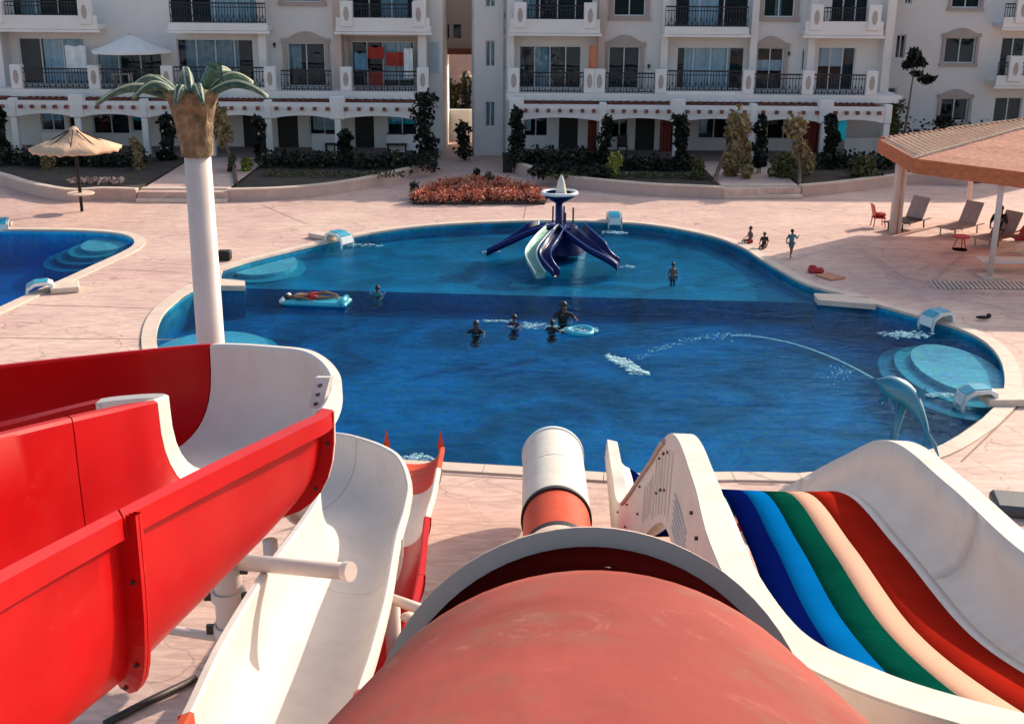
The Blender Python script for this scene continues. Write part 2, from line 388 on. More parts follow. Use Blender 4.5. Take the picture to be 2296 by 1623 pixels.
def cr(pts, n, closed=False):
    """Catmull-Rom: n samples per span"""
    pts = [Vector(p) for p in pts]; N = len(pts); out = []
    rng = range(N if closed else N - 1)
    for i in rng:
        g = lambda k: pts[k % N] if closed else pts[max(0, min(N - 1, k))]
        p0, p1, p2, p3 = g(i - 1), g(i), g(i + 1), g(i + 2)
        for k in range(n):
            t = k / n
            out.append(.5 * ((2 * p1) + (p2 - p0) * t + (2 * p0 - 5 * p1 + 4 * p2 - p3) * t * t + (3 * p1 - p0 - 3 * p2 + p3) * t ** 3))
    if not closed: out.append(pts[-1].copy())
    return out
def offset_poly(poly, d):
    """push a closed outline outward by d"""
    n = len(poly); area = sum(poly[i].x * poly[(i + 1) % n].y - poly[(i + 1) % n].x * poly[i].y for i in range(n))
    sg = 1 if area > 0 else -1; out = []
    for i in range(n):
        a, b, c = poly[i - 1], poly[i], poly[(i + 1) % n]
        e1 = (b - a).normalized(); e2 = (c - b).normalized()
        n1 = Vector((e1.y, -e1.x, 0)) * sg; n2 = Vector((e2.y, -e2.x, 0)) * sg
        nn = (n1 + n2); k = nn.length
        nn = nn / k if k > 1e-4 else n1
        out.append(b + nn * d / max(.6, nn.dot(n1)))
    return out
def clip_poly(poly, a, b, keep):
    """keep the side of the line a-b"""
    nrm = Vector((-(b.y - a.y), b.x - a.x, 0)) * keep; out = []; n = len(poly)
    for i in range(n):
        p, q = poly[i], poly[(i + 1) % n]; dp, dq = (p - a).dot(nrm), (q - a).dot(nrm)
        if dp >= 0: out.append(p)
        if dp * dq < 0: out.append(p + (q - p) * (dp / (dp - dq)))
    return out

def leaf_cloud(name, blobs, m, parent=None, size=.12, n=500, seed=1, kind=None, long=1.6):
    """many small leaf faces through one or more ellipsoids (centre, radii, weight)"""
    rnd = random.Random(seed); v = []; f = []
    tot = sum(b[2] if len(b) > 2 else 1 for b in blobs)
    for b in blobs:
        c, r = Vector(b[0]), b[1]; w = (b[2] if len(b) > 2 else 1) / tot
        for _ in range(int(n * w)):
            d = Vector((rnd.gauss(0, 1), rnd.gauss(0, 1), rnd.gauss(0, 1))).normalized() * (rnd.random() ** .45)
            q = noise.noise(d * 2.3 + Vector((seed, seed * .7, 0))) * .5 + 1
            p = c + Vector((d.x * r[0], d.y * r[1], d.z * r[2])) * q
            a = Vector((rnd.gauss(0, 1), rnd.gauss(0, 1), rnd.gauss(0, 1))).normalized()
            t = a.cross(Vector((rnd.gauss(0, 1), rnd.gauss(0, 1), rnd.gauss(0, 1)))).normalized()
            s = size * rnd.uniform(.6, 1.4); k = len(v)
            v += [p - a * s * long / 2, p + t * s / 2, p + a * s * long / 2, p - t * s / 2]; f.append((k, k + 1, k + 2, k + 3))
    o = mesh_obj(name, v, f, m, parent)
    if kind: o['kind'] = kind
    return o
# ------------------------------------------------------------------ pools and deck
def outline(parts):
    out = []
    for smooth, pts in parts:
        q = [P(u, v, 0) for u, v in pts]
        out += cr(q, 5) if smooth else q
    res = []
    for p in out:
        if not res or (p - res[-1]).length > .05: res.append(p)
    return res
main_out = outline([
    (True, [(497, 606), (560, 586), (640, 566), (720, 547), (830, 524), (950, 508), (1100, 499), (1250, 496), (1400, 500), (1500, 511), (1600, 532),
            (1665, 556), (1700, 578), (1740, 602), (1800, 635), (1860, 654), (1903, 663)]),
    (False, [(1827, 661), (1833, 671)]),
    (True, [(1940, 677), (2070, 714), (2150, 738), (2205, 765), (2240, 800), (2255, 845), (2248, 895), (2218, 930), (2180, 962), (2095, 1010), (1960, 1050)]),
    (True, [(1790, 1066), (1640, 1063), (1400, 1066), (1180, 1052), (975, 1040)]),
    (True, [(800, 1030), (600, 1000), (470, 930), (390, 850), (355, 795), (349, 748), (364, 706), (400, 672), (440, 645)]),
    (False, [(495, 640), (547, 641), (547, 633), (492, 628)])])
side_out = outline([(True, [(-260, 516), (0, 516), (130, 517), (200, 519), (255, 523), (288, 530), (303, 541), (298, 554), (270, 570), (215, 595),
                            (150, 625), (80, 655), (0, 692), (-260, 812)])])

def deck_mesh():
    B = 450
    outer = [Vector((-B, -60, 0)), Vector((B, -60, 0)), Vector((B, B, 0)), Vector((-B, B, 0))]
    loops = [outer, offset_poly(main_out, .30), offset_poly(side_out, .30)]
    tri = tessellate_polygon(loops); v = [p for l in loops for p in l]
    return v, [tuple(t) for t in tri]
v, f = deck_mesh()
deck = mesh_obj('pool_deck', v, f, M['deck']); struct(deck)
fixn(deck)

SH_Z, DP_Z, WZ = -.40, -.98, -.13
LA, LB = P(547, 646, SH_Z), P(1830, 679, SH_Z)
def pool(name, out, floor_z, mt_wall, mt_floor):
    pl = bpy.data.objects.new(name, None); C.objects.link(pl); pl['kind'] = 'structure'
    b = MB(); n = len(out)
    b.add([(p.x, p.y, .03) for p in out] + [(p.x, p.y, floor_z - .05) for p in out], [(i, (i + 1) % n, (i + 1) % n + n, i + n) for i in range(n)])
    b.build('pool_wall', mt_wall, pl)
    b = MB(); e = offset_poly(out, .02); t = tessellate_polygon([[Vector((p.x, p.y, 0)) for p in e]])
    b.add([(p.x, p.y, floor_z) for p in e], [tuple(x) for x in t]); b.build('pool_floor', mt_floor, pl)
    # coping: a raised kerb of separate stones
    o1, o2 = offset_poly(out, -.03), offset_poly(out, .34); acc = 0; start = 0
    L_ = []
    per = 0
    for i in range(n):
        per += (out[(i + 1) % n] - out[i]).length
        if per > 1.0 or i == n - 1: L_.append((start, i + 1)); start = i + 1; per = 0
    for (a, c) in L_:
        vs = []; fs = []
        for k in range(a, c + 1):
            p, q = o1[k % n], o2[k % n]
            if k == a: nx = (o1[(k + 1) % n] - p).normalized() * .006; p = p + nx; q = q + nx
            if k == c: nx = (p - o1[(k - 1) % n]).normalized() * .006; p = p - nx; q = q - nx
            vs += [(p.x, p.y, -.03), (p.x, p.y, .045), (q.x, q.y, .04), (q.x, q.y, -.03)]
        m_ = c - a
        for k in range(m_):
            for j in range(3): fs.append((4 * k + j, 4 * k + j + 1, 4 * k + 5 + j, 4 * k + 4 + j))
        fs += [(0, 1, 2, 3), (4 * m_ + 3, 4 * m_ + 2, 4 * m_ + 1, 4 * m_)]
        o = mesh_obj('coping_stone', vs, fs, M['coping'], pl); fixn(o)
    return pl
pool_main = pool('swimming_pool', main_out, DP_Z, M['tile_deep'], M['tile_deep'])
pool_side = pool('side_swimming_pool', side_out, -1.2, M['tile_left'], M['tile_left'])
b = MB(); b.prism(clip_poly(main_out, LA, LB, 1), DP_Z - .02, SH_Z)
fixn(b.build('shallow_shelf', M['tile_shallow'], pool_main))

def water(name, out, z0):
    b = MB(); b.prism(offset_poly(out, .012), z0, WZ); o = b.build(name, M['water']); fixn(o); struct(o); return o
water('pool_water', main_out, DP_Z - .2); w2 = water('side_pool_water', side_out, -1.4)

def round_shelf(parent, uL, uR, vT, vB, z, steps, m, side=(-1, 0), dz=.13, grow=.33):
    """elliptical underwater seat with wider steps below it"""
    a, c = P(uL, (vT + vB) / 2, z), P(uR, (vT + vB) / 2, z); t, bt = P((uL + uR) / 2, vT, z), P((uL + uR) / 2, vB, z)
    cx, cy = (a.x + c.x) / 2, (t.y + bt.y) / 2; rx, ry = abs(c.x - a.x) / 2, abs(t.y - bt.y) / 2
    for k in range(steps + 1):
        b = MB(); g = 1 + k * grow * .6; ox, oy = side[0] * rx * .22 * k, side[1] * ry * .22 * k; zz = z - k * dz
        pl = [(cx + ox + rx * g * math.cos(2 * math.pi * i / 40), cy + oy + ry * g * math.sin(2 * math.pi * i / 40)) for i in range(40)]
        b.prism(pl, DP_Z - .03 - .003 * k, zz); o = fixn(b.build('round_step', m if k == 0 else M['tile_shallow'] if k > 1 else M['tile_step'], parent))
M['tile_step'] = mat_tiles('step_pool_tile', (.05, .38, .46), .15)
round_shelf(pool_main, 2062, 2240, 772, 884, -.24, 2, M['tile_pale'], (-1, -.3))
round_shelf(pool_main, 512, 664, 568, 616, -.22, 1, M['tile_pale'], (.3, -.5))
round_shelf(pool_main, 330, 600, 742, 850, -.30, 1, M['tile_pale'], (0, -.2))
round_shelf(pool_side, 186, 292, 527, 563, -.22, 3, M['tile_pale'], (-1, -.7))

# thin recessed joints in the deck
def joint(pts, w=.05):
    q = [P(u, v, .004) for u, v in pts]; vs = []; fs = []
    for i, p in enumerate(q):
        t = (q[min(i + 1, len(q) - 1)] - q[max(i - 1, 0)]).normalized(); n_ = Vector((-t.y, t.x, 0)) * w / 2
        vs += [p + n_, p - n_]
    for i in range(len(q) - 1): fs.append((2 * i, 2 * i + 1, 2 * i + 3, 2 * i + 2))
    o = mesh_obj('deck_joint', vs, fs, M['joint']); struct(o)
M['joint'] = mat('joint_filler', (.30, .20, .16), .9, .2, 3, .1)
for pts in [[(-40, 757), (398, 761)], [(60, 683), (345, 691)], [(250, 603), (424, 611)], [(585, 459), (690, 503)],
            [(312, 775), (330, 725), (372, 690), (430, 655)], [(2103, 1012), (2200, 940), (2225, 930)], [(2155, 1035), (2290, 905)],
            [(985, 1062), (1180, 1074)], [(1330, 1078), (1380, 1080)], [(1655, 1084), (1735, 1086)], [(1180, 462), (1172, 496)], [(560, 470), (700, 452)],
            [(700, 640), (702, 655)], [(1930, 1600), (1400, 1100)]][:12]:
    joint(pts, .045)

# ledges that stick out at the ends of the shallow shelf
for nm, (a, c, d_, e) in (('w', ((440, 640), (549, 641), (549, 631), (440, 628))), ('e', ((1826, 661), (1834, 672), (1965, 683), (1935, 668)))):
    b = MB(); q = [P(*t, .05) for t in (a, c, d_, e)]
    b.prism([(p.x, p.y) for p in q], -.10, .055)
    o = fixn(b.build('pool_ledge', M['coping'], pool_main))

# water outlets: white hood with a teal panel on a slab
def spout(c, ang, label, sl=(1.6, .9), w=.75):
    t = thing('water_spout', label, 'pool spout', c, 'box shaped water spouts on the pool edge'); c = Vector(c)
    ca, sa = math.cos(ang), math.sin(ang)
    w *= .86
    def W(x, y, z): x *= .8; return c + Vector((x * ca - y * sa, x * sa + y * ca, z * .9))
    b = MB()
    # curved hood: profile in x (towards the water) and z
    prof = [(-.55, .02), (-.5, .30), (-.3, .38), (.15, .36), (.42, .22), (.48, -.02), (.45, -.25), (.38, -.25), (.40, -.04), (.34, .14), (.10, .27), (-.28, .29), (-.40, .22), (-.45, .02)]
    for s in (-1, 1):
        pp = [W(x, s * w / 2, z) for x, z in prof]; qq = [W(x, s * (w / 2 - .05), z) for x, z in prof]; n = len(prof)
        b.add(pp + qq, [tuple(range(n)), tuple(range(n, 2 * n))[::-1]] + [(i, (i + 1) % n, (i + 1) % n + n, i + n) for i in range(n)])
    pts = prof[:6]; vs = []; 
    for x, z in pts: vs += [W(x, -w / 2, z), W(x, w / 2, z), W(x * .93, -w / 2, z - .04), W(x * .93, w / 2, z - .04)]
    fs = []
    for i in range(len(pts) - 1): fs += [(4 * i, 4 * i + 1, 4 * i + 5, 4 * i + 4), (4 * i + 2, 4 * i + 6, 4 * i + 7, 4 * i + 3)]
    b.add(vs, fs); fixn(b.build('hood', M['pool_white'], t))
    pv = []
    for x, z in [(-.34, .40), (.13, .385), (.40, .26)]: pv += [W(x, -w * .36, z), W(x, w * .36, z)]
    for x, z in [(-.34, .37), (.13, .355), (.38, .23)]: pv += [W(x, -w * .36, z), W(x, w * .36, z)]
    fixn(mesh_obj('blue_panel', pv, [(0, 1, 3, 2), (2, 3, 5, 4), (0, 6, 7, 1), (4, 5, 11, 10), (0, 2, 8, 6), (2, 4, 10, 8), (1, 7, 9, 3), (3, 9, 11, 5)], M['pool_blue'], t))
    if sl:
        b = MB(); b.box(W(-.5 - sl[0] / 2, 0, .10), (sl[0], sl[1], .16), rz=ang, bev=.02); b.build('slab', M['coping'], t)
    return t
def foam(c, r, n, seed, label, sc=(1, .5)):
    n = int(n * 1.8)
    rnd = random.Random(seed); b = MB()
    for i in range(n):
        a = rnd.random() * 6.28; q = rnd.random() ** .7
        s = rnd.uniform(.010, .042)
        b.ball((c[0] + math.cos(a) * q * r * sc[0], c[1] + math.sin(a) * q * r * sc[1], WZ + s * .2 + rnd.random() * .05), s, 3, (1.8, 1.2, .5))
    o = b.build('foam_patch', M['foam'], smooth=True); tag(o, label, 'splash', None, 'stuff'); return o
spout(P(762, 541, 0), R(-35), 'white and teal water spout on the far left pool edge beside a pale slab', (1.0, .5))
spout(P(1377, 497, 0), R(-88), 'white and teal water spout on the far pool edge behind the toddler slide', None, .62)
spout(P(2098, 723, 0), R(205), 'teal topped water spout on the right pool edge next to the round steps, foaming below', None, .66)
spout(P(2185, 900, 0), R(183), 'low teal topped spout on a long white slab at the lower right of the pool', (2.6, .8), .6)
spout(P(88, 655, 0), R(200), 'pale spout slab at the near edge of the side pool', (.8, .8), .7)
spout(P(5, 512, 0), R(-75), 'white spout at the far edge of the side pool, cut by the left border', (.6, .5), .6)
foam(P(2030, 752, WZ), .75, 90, 3, 'white foam where the teal topped spout pours in', (1, .45))
foam(P(1378, 523, WZ), .5, 40, 4, 'white foam under the far spout', (1, .5))
foam(P(815, 552, WZ), .7, 26, 5, 'pale foam trail beside the far left spout', (1, .25))
foam(P(2100, 888, WZ), .8, 55, 6, 'foam line in front of the low spout on the long slab', (1, .18))
foam(P(1300, 742, WZ), .55, 50, 8, 'splashing water to the right of the group of bathers', (1, .5))
foam(P(1195, 733, WZ), .75, 60, 9, 'splashing water between the two middle bathers', (1, .35))
foam(P(1120, 722, WZ), .7, 18, 10, 'thin wake behind the bather furthest left of the group', (1, .15))
foam(P(935, 1035, WZ), .5, 40, 12, 'foam at the mouth of the narrow red slide', (.7, .7))
foam(P(1408, 600, WZ), .3, 16, 13, 'foam at the foot of the blue chute pointing right', (1, .6))
foam(P(1100, 566, WZ), .35, 18, 14, 'foam at the foot of the blue chute pointing left', (1, .5))

# ------------------------------------------------------------------ garden walls, steps, beds
def low_wall(top, h, w, label, z=0.0, grp='low curved garden walls by the deck'):
    pts = cr([P(u, v, h) for u, v in top], 5); t = thing('garden_wall', label, 'low wall', (pts[0].x, pts[0].y, 0), grp)
    n = len(pts); N = []
    for i, p in enumerate(pts):
        d = (pts[min(i + 1, n - 1)] - pts[max(i - 1, 0)]).normalized(); N.append(Vector((-d.y, d.x, 0)))
    def sweep(prof, name, m):
        vs = []; fs = []; k = len(prof)
        for p, nn in zip(pts, N): vs += [Vector((p.x, p.y, 0)) + nn * x + Vector((0, 0, zz)) for x, zz in prof]
        for i in range(n - 1):
            for j in range(k): fs.append((i * k + j, i * k + (j + 1) % k, (i + 1) * k + (j + 1) % k, (i + 1) * k + j))
        fs += [tuple(range(k)), tuple((n - 1) * k + j for j in range(k))[::-1]]
        fixn(mesh_obj(name, vs, fs, m, t))
    sweep([(0, -.02), (0, h - .06), (w, h - .06), (w, -.02)], 'wall_body', M['wall_low'])
    sweep([(-.03, h - .06), (-.03, h), (w + .03, h), (w + .03, h - .06)], 'wall_cap', M['coping'])
    return t
M['wall_low'] = mat('pink_render', (.60, .42, .35), .85, .08, 1, .25, 12, dirt=.3, dirtcol=(.35, .25, .2))
wallA = [(-120, 360), (0, 390), (60, 408), (150, 424), (230, 421), (304, 423)]
wallB = [(510, 424), (640, 420), (760, 408), (870, 388), (970, 362)]
wallC = [(1152, 362), (1210, 380), (1300, 397), (1450, 411), (1560, 416), (1621, 419)]
wallD = [(1800, 415), (1880, 408), (1960, 398), (2060, 388), (2180, 392)]
low_wall(wallA, .5, .25, 'low wall at the far left behind the thatched parasol')
low_wall(wallB, .5, .25, 'low curved wall right of the palm mast, running up to the paved path')
low_wall(wallC, .5, .25, 'long low curved wall right of the paved path behind the toddler slide')
low_wall(wallD, .5, .25, 'low wall right of the far steps, ending behind the mat roofed pavilion')
def steps(u0, u1, vb, label):
    a, c = P(u0, vb, 0), P(u1, vb, 0); t = thing('garden_steps', label, 'steps', ((a.x + c.x) / 2, a.y, 0), 'garden steps')
    d = (c - a); L_ = d.length; ang = math.atan2(d.y, d.x); mid = (a + c) / 2
    for k in range(3):
        b = MB(); nrm = Vector((-d.y, d.x, 0)).normalized(); w = .42
        b.box(mid + nrm * (w * k + w / 2 + .5 * (k == 2) * .9) + Vector((0, 0, .075 * (2 * k + 1) / 1)), (L_, w + (.9 if k == 2 else 0), .15 * (k + 1) - (.0 if k == 0 else .0)), rz=ang) if False else b.box(mid + nrm * (w * k + w / 2) + Vector((0, 0, .075 * (k + 1))), (L_ - .02 * k, w - .004, .15 * (k + 1)), rz=ang, bev=.01)
        b.build('step', M['coping'], t)
    return t
steps(305, 508, 455, 'wide pale steps left of and behind the palm mast')
steps(1624, 1800, 446, 'wide pale steps at the far right below the leaning palm')

GZ = .42
def bed(name, wall, extra, m=M['soil']):
    inner = [P(u, v, GZ) for u, v in wall]; q = [Vector((p.x, p.y + .12, 0)) for p in inner] + [Vector((x, y, 0)) for x, y in extra]
    b = MB(); b.prism([(p.x, p.y) for p in q], -.02, GZ - .03); o = fixn(b.build(name, m)); struct(o); return o
pA, pB, pC, pD = P(-120, 360, GZ), P(970, 362, GZ), P(1152, 362, GZ), P(2180, 392, GZ)
sL, sR = P(305, 423, GZ), P(510, 424, GZ)
bed('garden_bed', wallA + [(304, 423)], [(sL.x, 63), (pA.x - 12, 63)])
gb = bed('garden_bed', wallB, [(pB.x, 63), (sR.x, 63)])
gl = bed('garden_path', [(306, 430), (508, 431)], [(sR.x - .02, 63), (sL.x + .02, 63)], M['deck'])
sL2, sR2 = P(1621, 419, GZ), P(1800, 415, GZ)
bed('garden_bed', wallC, [(sL2.x, 63), (pC.x, 63)])
bed('garden_bed', wallD, [(pD.x + 20, 63), (sR2.x, 63)])
bed('garden_path', [(1623, 425), (1798, 421)], [(sR2.x - .02, 63), (sL2.x + .02, 63)], M['deck'])
# ------------------------------------------------------------------ apartment buildings
YW = 62.0                     # facade plane of the two wings
def FX(u, v, y=YW): p = PY(u, v, y); return p.x, p.z
def zat(v, u, y): return PY(u, v, y).z
Z1, Z2, ZT = 3.45, 6.45, 9.6
def wall_open(x0, x1, z0, z1, ops, y, name, m, parent, depth=.22):
    """front wall with real openings and reveals"""
    xs = sorted({x0, x1} | {a for o in ops for a in (o[0], o[1])}); zs = sorted({z0, z1} | {a for o in ops for a in (o[2], o[3])})
    xs = [x for x in xs if x0 <= x <= x1]; zs = [z for z in zs if z0 <= z <= z1]
    b = MB()
    for i in range(len(xs) - 1):
        for j in range(len(zs) - 1):
            cx, cz = (xs[i] + xs[i + 1]) / 2, (zs[j] + zs[j + 1]) / 2
            if any(o[0] < cx < o[1] and o[2] < cz < o[3] for o in ops): continue
            b.add([(xs[i], y, zs[j]), (xs[i + 1], y, zs[j]), (xs[i + 1], y, zs[j + 1]), (xs[i], y, zs[j + 1])], [(0, 1, 2, 3)])
    for o in ops:
        a, c, d, e = o[:4]
        b.add([(a, y, d), (c, y, d), (c, y, e), (a, y, e), (a, y + depth, d), (c, y + depth, d), (c, y + depth, e), (a, y + depth, e)],
              [(0, 4, 5, 1), (1, 5, 6, 2), (2, 6, 7, 3), (3, 7, 4, 0)])
    return b.build(name, m, parent)
rndw = random.Random(11)
def window(parent, op, y, kind='win', curt=None, n=2, name='window'):
    """frame, panes (sub-parts) and the curtain behind them, set in the reveal"""
    x0, x1, z0, z1 = op; yy = y + .12; fw = .06
    b = MB(); w, h = x1 - x0, z1 - z0
    for cx in (x0 + fw / 2, x1 - fw / 2): b.box((cx, yy, (z0 + z1) / 2), (fw, .07, h))
    for cz in (z0 + fw / 2, z1 - fw / 2): b.box(((x0 + x1) / 2, yy, cz), (w - 2 * fw, .07, fw))
    for k in range(1, n): b.box((x0 + w * k / n, yy, (z0 + z1) / 2), (.05, .06, h - 2 * fw))
    fr = b.build(name, M['frame'], parent)
    for k in range(n):
        a, c = x0 + w * k / n + .035, x0 + w * (k + 1) / n - .035
        g = MB(); g.box(((a + c) / 2, yy + .012 * (k % 2), (z0 + z1) / 2), (c - a, .012, h - .12)); g.build('pane', M['glass'], fr)
    if curt:
        m, a, c, lo, hi = curt; xa, xc = x0 + w * a, x0 + w * c; vs = []; fs = []; N = max(8, int((xc - xa) / .07))
        for i in range(N + 1):
            x = xa + (xc - xa) * i / N; dy = .07 * math.sin(i * 1.3) + .03 * math.sin(i * .7 + x)
            vs += [(x, yy + .15 + dy, z0 + h * lo), (x, yy + .15 + dy, z0 + h * hi)]
        for i in range(N): fs.append((2 * i, 2 * i + 2, 2 * i + 3, 2 * i + 1))
        mesh_obj('curtain', vs, fs, M[m], fr)
    return fr
def arch_trim(parent, op, y, w=.2, rise=.35):
    x0, x1, z0, z1 = op; b = MB(); yy = y - .05
    b.box((x0 - w / 2, yy, (z0 + z1) / 2), (w, .1, z1 - z0)); b.box((x1 + w / 2, yy, (z0 + z1) / 2), (w, .1, z1 - z0))
    b.box(((x0 + x1) / 2, yy, z0 - w / 2), (x1 - x0 + 2 * w + .1, .16, w))
    N = 12; vs = []; X0, X1 = x0 - w - .06, x1 + w + .06
    for i in range(N + 1):
        t = i / N; x = X0 + (X1 - X0) * t; s = max(0, math.sin((t - .12) / .76 * math.pi)) if .12 < t < .88 else 0
        for (yv, zv) in ((yy - .07, z1), (yy - .07, z1 + .2 + rise * s), (yy + .045, z1 + .2 + rise * s), (yy + .045, z1)): vs.append((x, yv, zv))
    fs = []
    for i in range(N):
        for j in range(4): fs.append((4 * i + j, 4 * i + (j + 1) % 4, 4 * i + 4 + (j + 1) % 4, 4 * i + 4 + j))
    fs += [(0, 1, 2, 3), (4 * N + 3, 4 * N + 2, 4 * N + 1, 4 * N)]
    b.add(vs, fs); return fixn(b.build('window_surround', M['trim'], parent))
def railing(parent, x0, x1, z, y, h=.95, swell=True):
    b = MB(); w = x1 - x0
    b.box(((x0 + x1) / 2, y, z + h), (w, .06, .07)); b.box(((x0 + x1) / 2, y, z + h * .80), (w, .035, .04)); b.box(((x0 + x1) / 2, y, z + .08), (w, .04, .05))
    N = max(4, int(w / .14))
    for k in range(N + 1):
        x = x0 + w * k / N
        b.box((x, y, z + h / 2), (.028, .028, h))
        if swell and k < N: b.box((x + w / N / 2, y, z + .25), (.02, .05, .36), ry=.35 if k % 2 else -.35)
    return b.build('railing', M['rail'], parent)
def pier(parent, x, z, y, w=.55, h=1.15):
    b = MB(); b.box((x, y, z + h / 2), (w, w * .8, h), bev=.03)
    p = b.build('balcony_pier', M['trim_white'], parent)
    q = MB(); pts = []
    N = 14; vs = [(x + .13 * math.cos(2 * math.pi * i / N), y - w * .4 - .012, z + h * .5 + .34 * math.sin(2 * math.pi * i / N)) for i in range(N)]
    vs += [(a[0], y - w * .4 + .02, a[2]) for a in vs]
    q.add(vs, [tuple(range(N))] + [(i, (i + 1) % N, (i + 1) % N + N, i + N) for i in range(N)]); fixn(q.build('pier_inset', M['trim'], p))
    return p
def balcony_box(parent, x0, x1, y, zf, sill=.35, proj=1.5):
    """white slab and low parapet that carries the railing between two piers"""
    b = MB(); b.box(((x0 + x1) / 2, y - proj / 2, zf - .11), (x1 - x0, proj, .22)); 
    b.box(((x0 + x1) / 2, y - proj + .06, zf - .30), (x1 - x0 + .16, .20, .12))
    b.box(((x0 + x1) / 2, y - proj + .10, zf + sill / 2), (x1 - x0 - .04, .16, sill))
    return b.build('balcony', M['trim_white'], parent)
def ledge(parent, x0, x1, z, y, d, h, name='cornice', m='trim_white'):
    b = MB(); b.box(((x0 + x1) / 2, y - d / 2, z), (x1 - x0, d, h)); return b.build(name, M[m], parent)

def pergola(parent, u0, u1, y, arches, beams, zt=3.0):
    """white front wall of the terrace: piers, segmental arches, protruding timber ends"""
    x0 = PY(u0, 230, y).x; x1 = PY(u1, 230, y).x; b = MB(); th = .35; zc = 2.30; zbot = .1
    N = 12; n = len(arches) - 1
    xs = [PY(u, 250, y).x for u in arches]
    for i in range(n):
        a, c = xs[i] + .16, xs[i + 1] - .16; vs = []
        for k in range(N + 1):
            t = k / N; x = a + (c - a) * t; zz = zc - .06 + .17 * math.sin(math.pi * t) ** .8
            vs += [(x, y, zz), (x, y, zt), (x, y + th, zt), (x, y + th, zz)]
        fs = []
        for k in range(N):
            for j in range(4): fs.append((4 * k + j, 4 * k + (j + 1) % 4, 4 * k + 4 + (j + 1) % 4, 4 * k + 4 + j))
        b.add(vs, fs)
    w = fixn(b.build('arcade_wall', M['trim_white'], parent))
    for i, x in enumerate(xs):
        q = MB(); top = zt + (.32 if i % 2 == 0 else .12); q.box((x, y + th / 2, (zbot + 2.24) / 2), (.30, th, 2.24 - zbot), bev=.02); q.box((x, y + th / 2, (2.24 + top) / 2), ((.70 if i % 2 == 0 else .34), th + .12, top - 2.24 + .002), bev=.03); q.build('arcade_pier', M['trim_white'], parent)
    for i in range(n):
        a, c = xs[i] + .45, xs[i + 1] - .45; m_ = max(3, int(round((c - a) / .58)))
        for k in range(m_ + 1):
            if not beams: break
            x = a + (c - a) * k / m_
            q = MB(); q.box((x, y + 1.3, zt - .26), (.15, 3.0, .16)); q.build('beam_end', M['beam'], parent)
        q = MB()
        for k in range(5): q.box(((a + c) / 2, y + .6 + k * .6, zt + .02), (c - a + .3, .10, .08))
        for k in range(8): q.box((a + (c - a) * k / 7, y + 1.75, zt + .10), (.07, 2.9, .05), rz=.12 if i % 2 else -.1)
        q.build('pergola_lath', M['beam'], parent)
    return w

def op(u0, u1, z0, z1, y=YW):
    return (PY(u0, 200, y).x, PY(u1, 200, y).x, z0, z1)

# ---------------- left wing
lw = thing('apartment_block', 'white three storey block left of the paved path, behind the palm mast', 'building', (-12, YW, 0), 'white apartment blocks around the pool')
XL0, XL1 = PY(-160, 200, YW).x, PY(958, 200, YW).x
Y2 = YW
A1 = op(52, 198, Z1 + .02, Z1 + 2.3); B1 = op(222, 368, Z1 + .02, Z1 + 1.9); C1 = op(403, 573, Z1 + .02, Z1 + 2.3); D1 = op(648, 732, Z1 + .02, Z1 + 2.15); E1 = op(790, 930, Z1 + .02, Z1 + 2.25)
A2 = op(48, 198, Z2 + .02, Z2 + 2.3); C2 = op(393, 590, Z2 + .02, Z2 + 2.3); D2 = op(645, 727, Z2 + 1.1, Z2 + 2.2); E2 = op(783, 932, Z2 + .02, Z2 + 2.3)
G = [op(83, 137, 1.15, 2.35), op(146, 160, 1.15, 2.35), op(200, 283, 1.0, 2.4), op(288, 325, 1.15, 2.35), op(352, 376, .42, 2.5), op(540, 590, .42, 2.5), op(618, 664, .42, 2.5),
     op(690, 758, .95, 2.25), op(793, 836, .42, 2.5), op(866, 934, 1.05, 2.35)]
wall_open(XL0, XL1, -.05, ZT, [A1, B1, C1, D1, E1, A2, C2, D2, E2] + G, YW, 'wall', M['facade'], lw)
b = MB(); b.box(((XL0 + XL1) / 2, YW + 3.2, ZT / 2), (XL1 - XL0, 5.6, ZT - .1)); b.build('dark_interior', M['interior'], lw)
b = MB(); b.box(((XL0 + XL1) / 2, YW + 3.2, ZT + .06), (XL1 - XL0 + .3, 6.8, .16)); b.build('roof', M['trim_white'], lw)
ledge(lw, XL0, XL1, Z1 - .18, YW, 2.3, .36, 'terrace_slab')
window(lw, A1, YW, n=3, curt=('curtain', .35, 1, 0, 1)); window(lw, B1, YW, n=3, curt=('curtain_grey', 0, .35, 0, 1)); window(lw, C1, YW, n=4, curt=('curtain_grey', .1, .8, 0, 1))
window(lw, D1, YW, n=2, curt=('curtain_grey', .0, .35, .4, 1)); window(lw, E1, YW, n=4, curt=('curtain', .5, .95, .15, 1))
window(lw, A2, YW, n=3, curt=('curtain_grey', .1, .4, 0, 1)); window(lw, C2, YW, n=4, curt=('curtain', .45, .95, 0, 1)); window(lw, D2, YW, n=2); window(lw, E2, YW, n=3, curt=('curtain_grey', .5, .9, 0, 1))
for i, g in enumerate(G):
    if g[2] < .6: q = MB(); q.box(((g[0] + g[1]) / 2, YW + .14, (g[2] + g[3]) / 2), (g[1] - g[0], .08, g[3] - g[2])); q.build('door', M['door'], lw)
    else: window(lw, g, YW, n=2 if i not in (1, 3) else 1, curt=(('teal_cloth', 0, 1, .42, 1) if i in (0, 3, 9) else ('curtain', .1, .9, .25, .95) if i == 7 else ('red_cloth', .1, .35, 0, 1)))
arch_trim(lw, D1, YW); arch_trim(lw, D2, YW, rise=.2)
arch_trim(lw, E1, YW, .12, .0)
YB = YW - 1.5
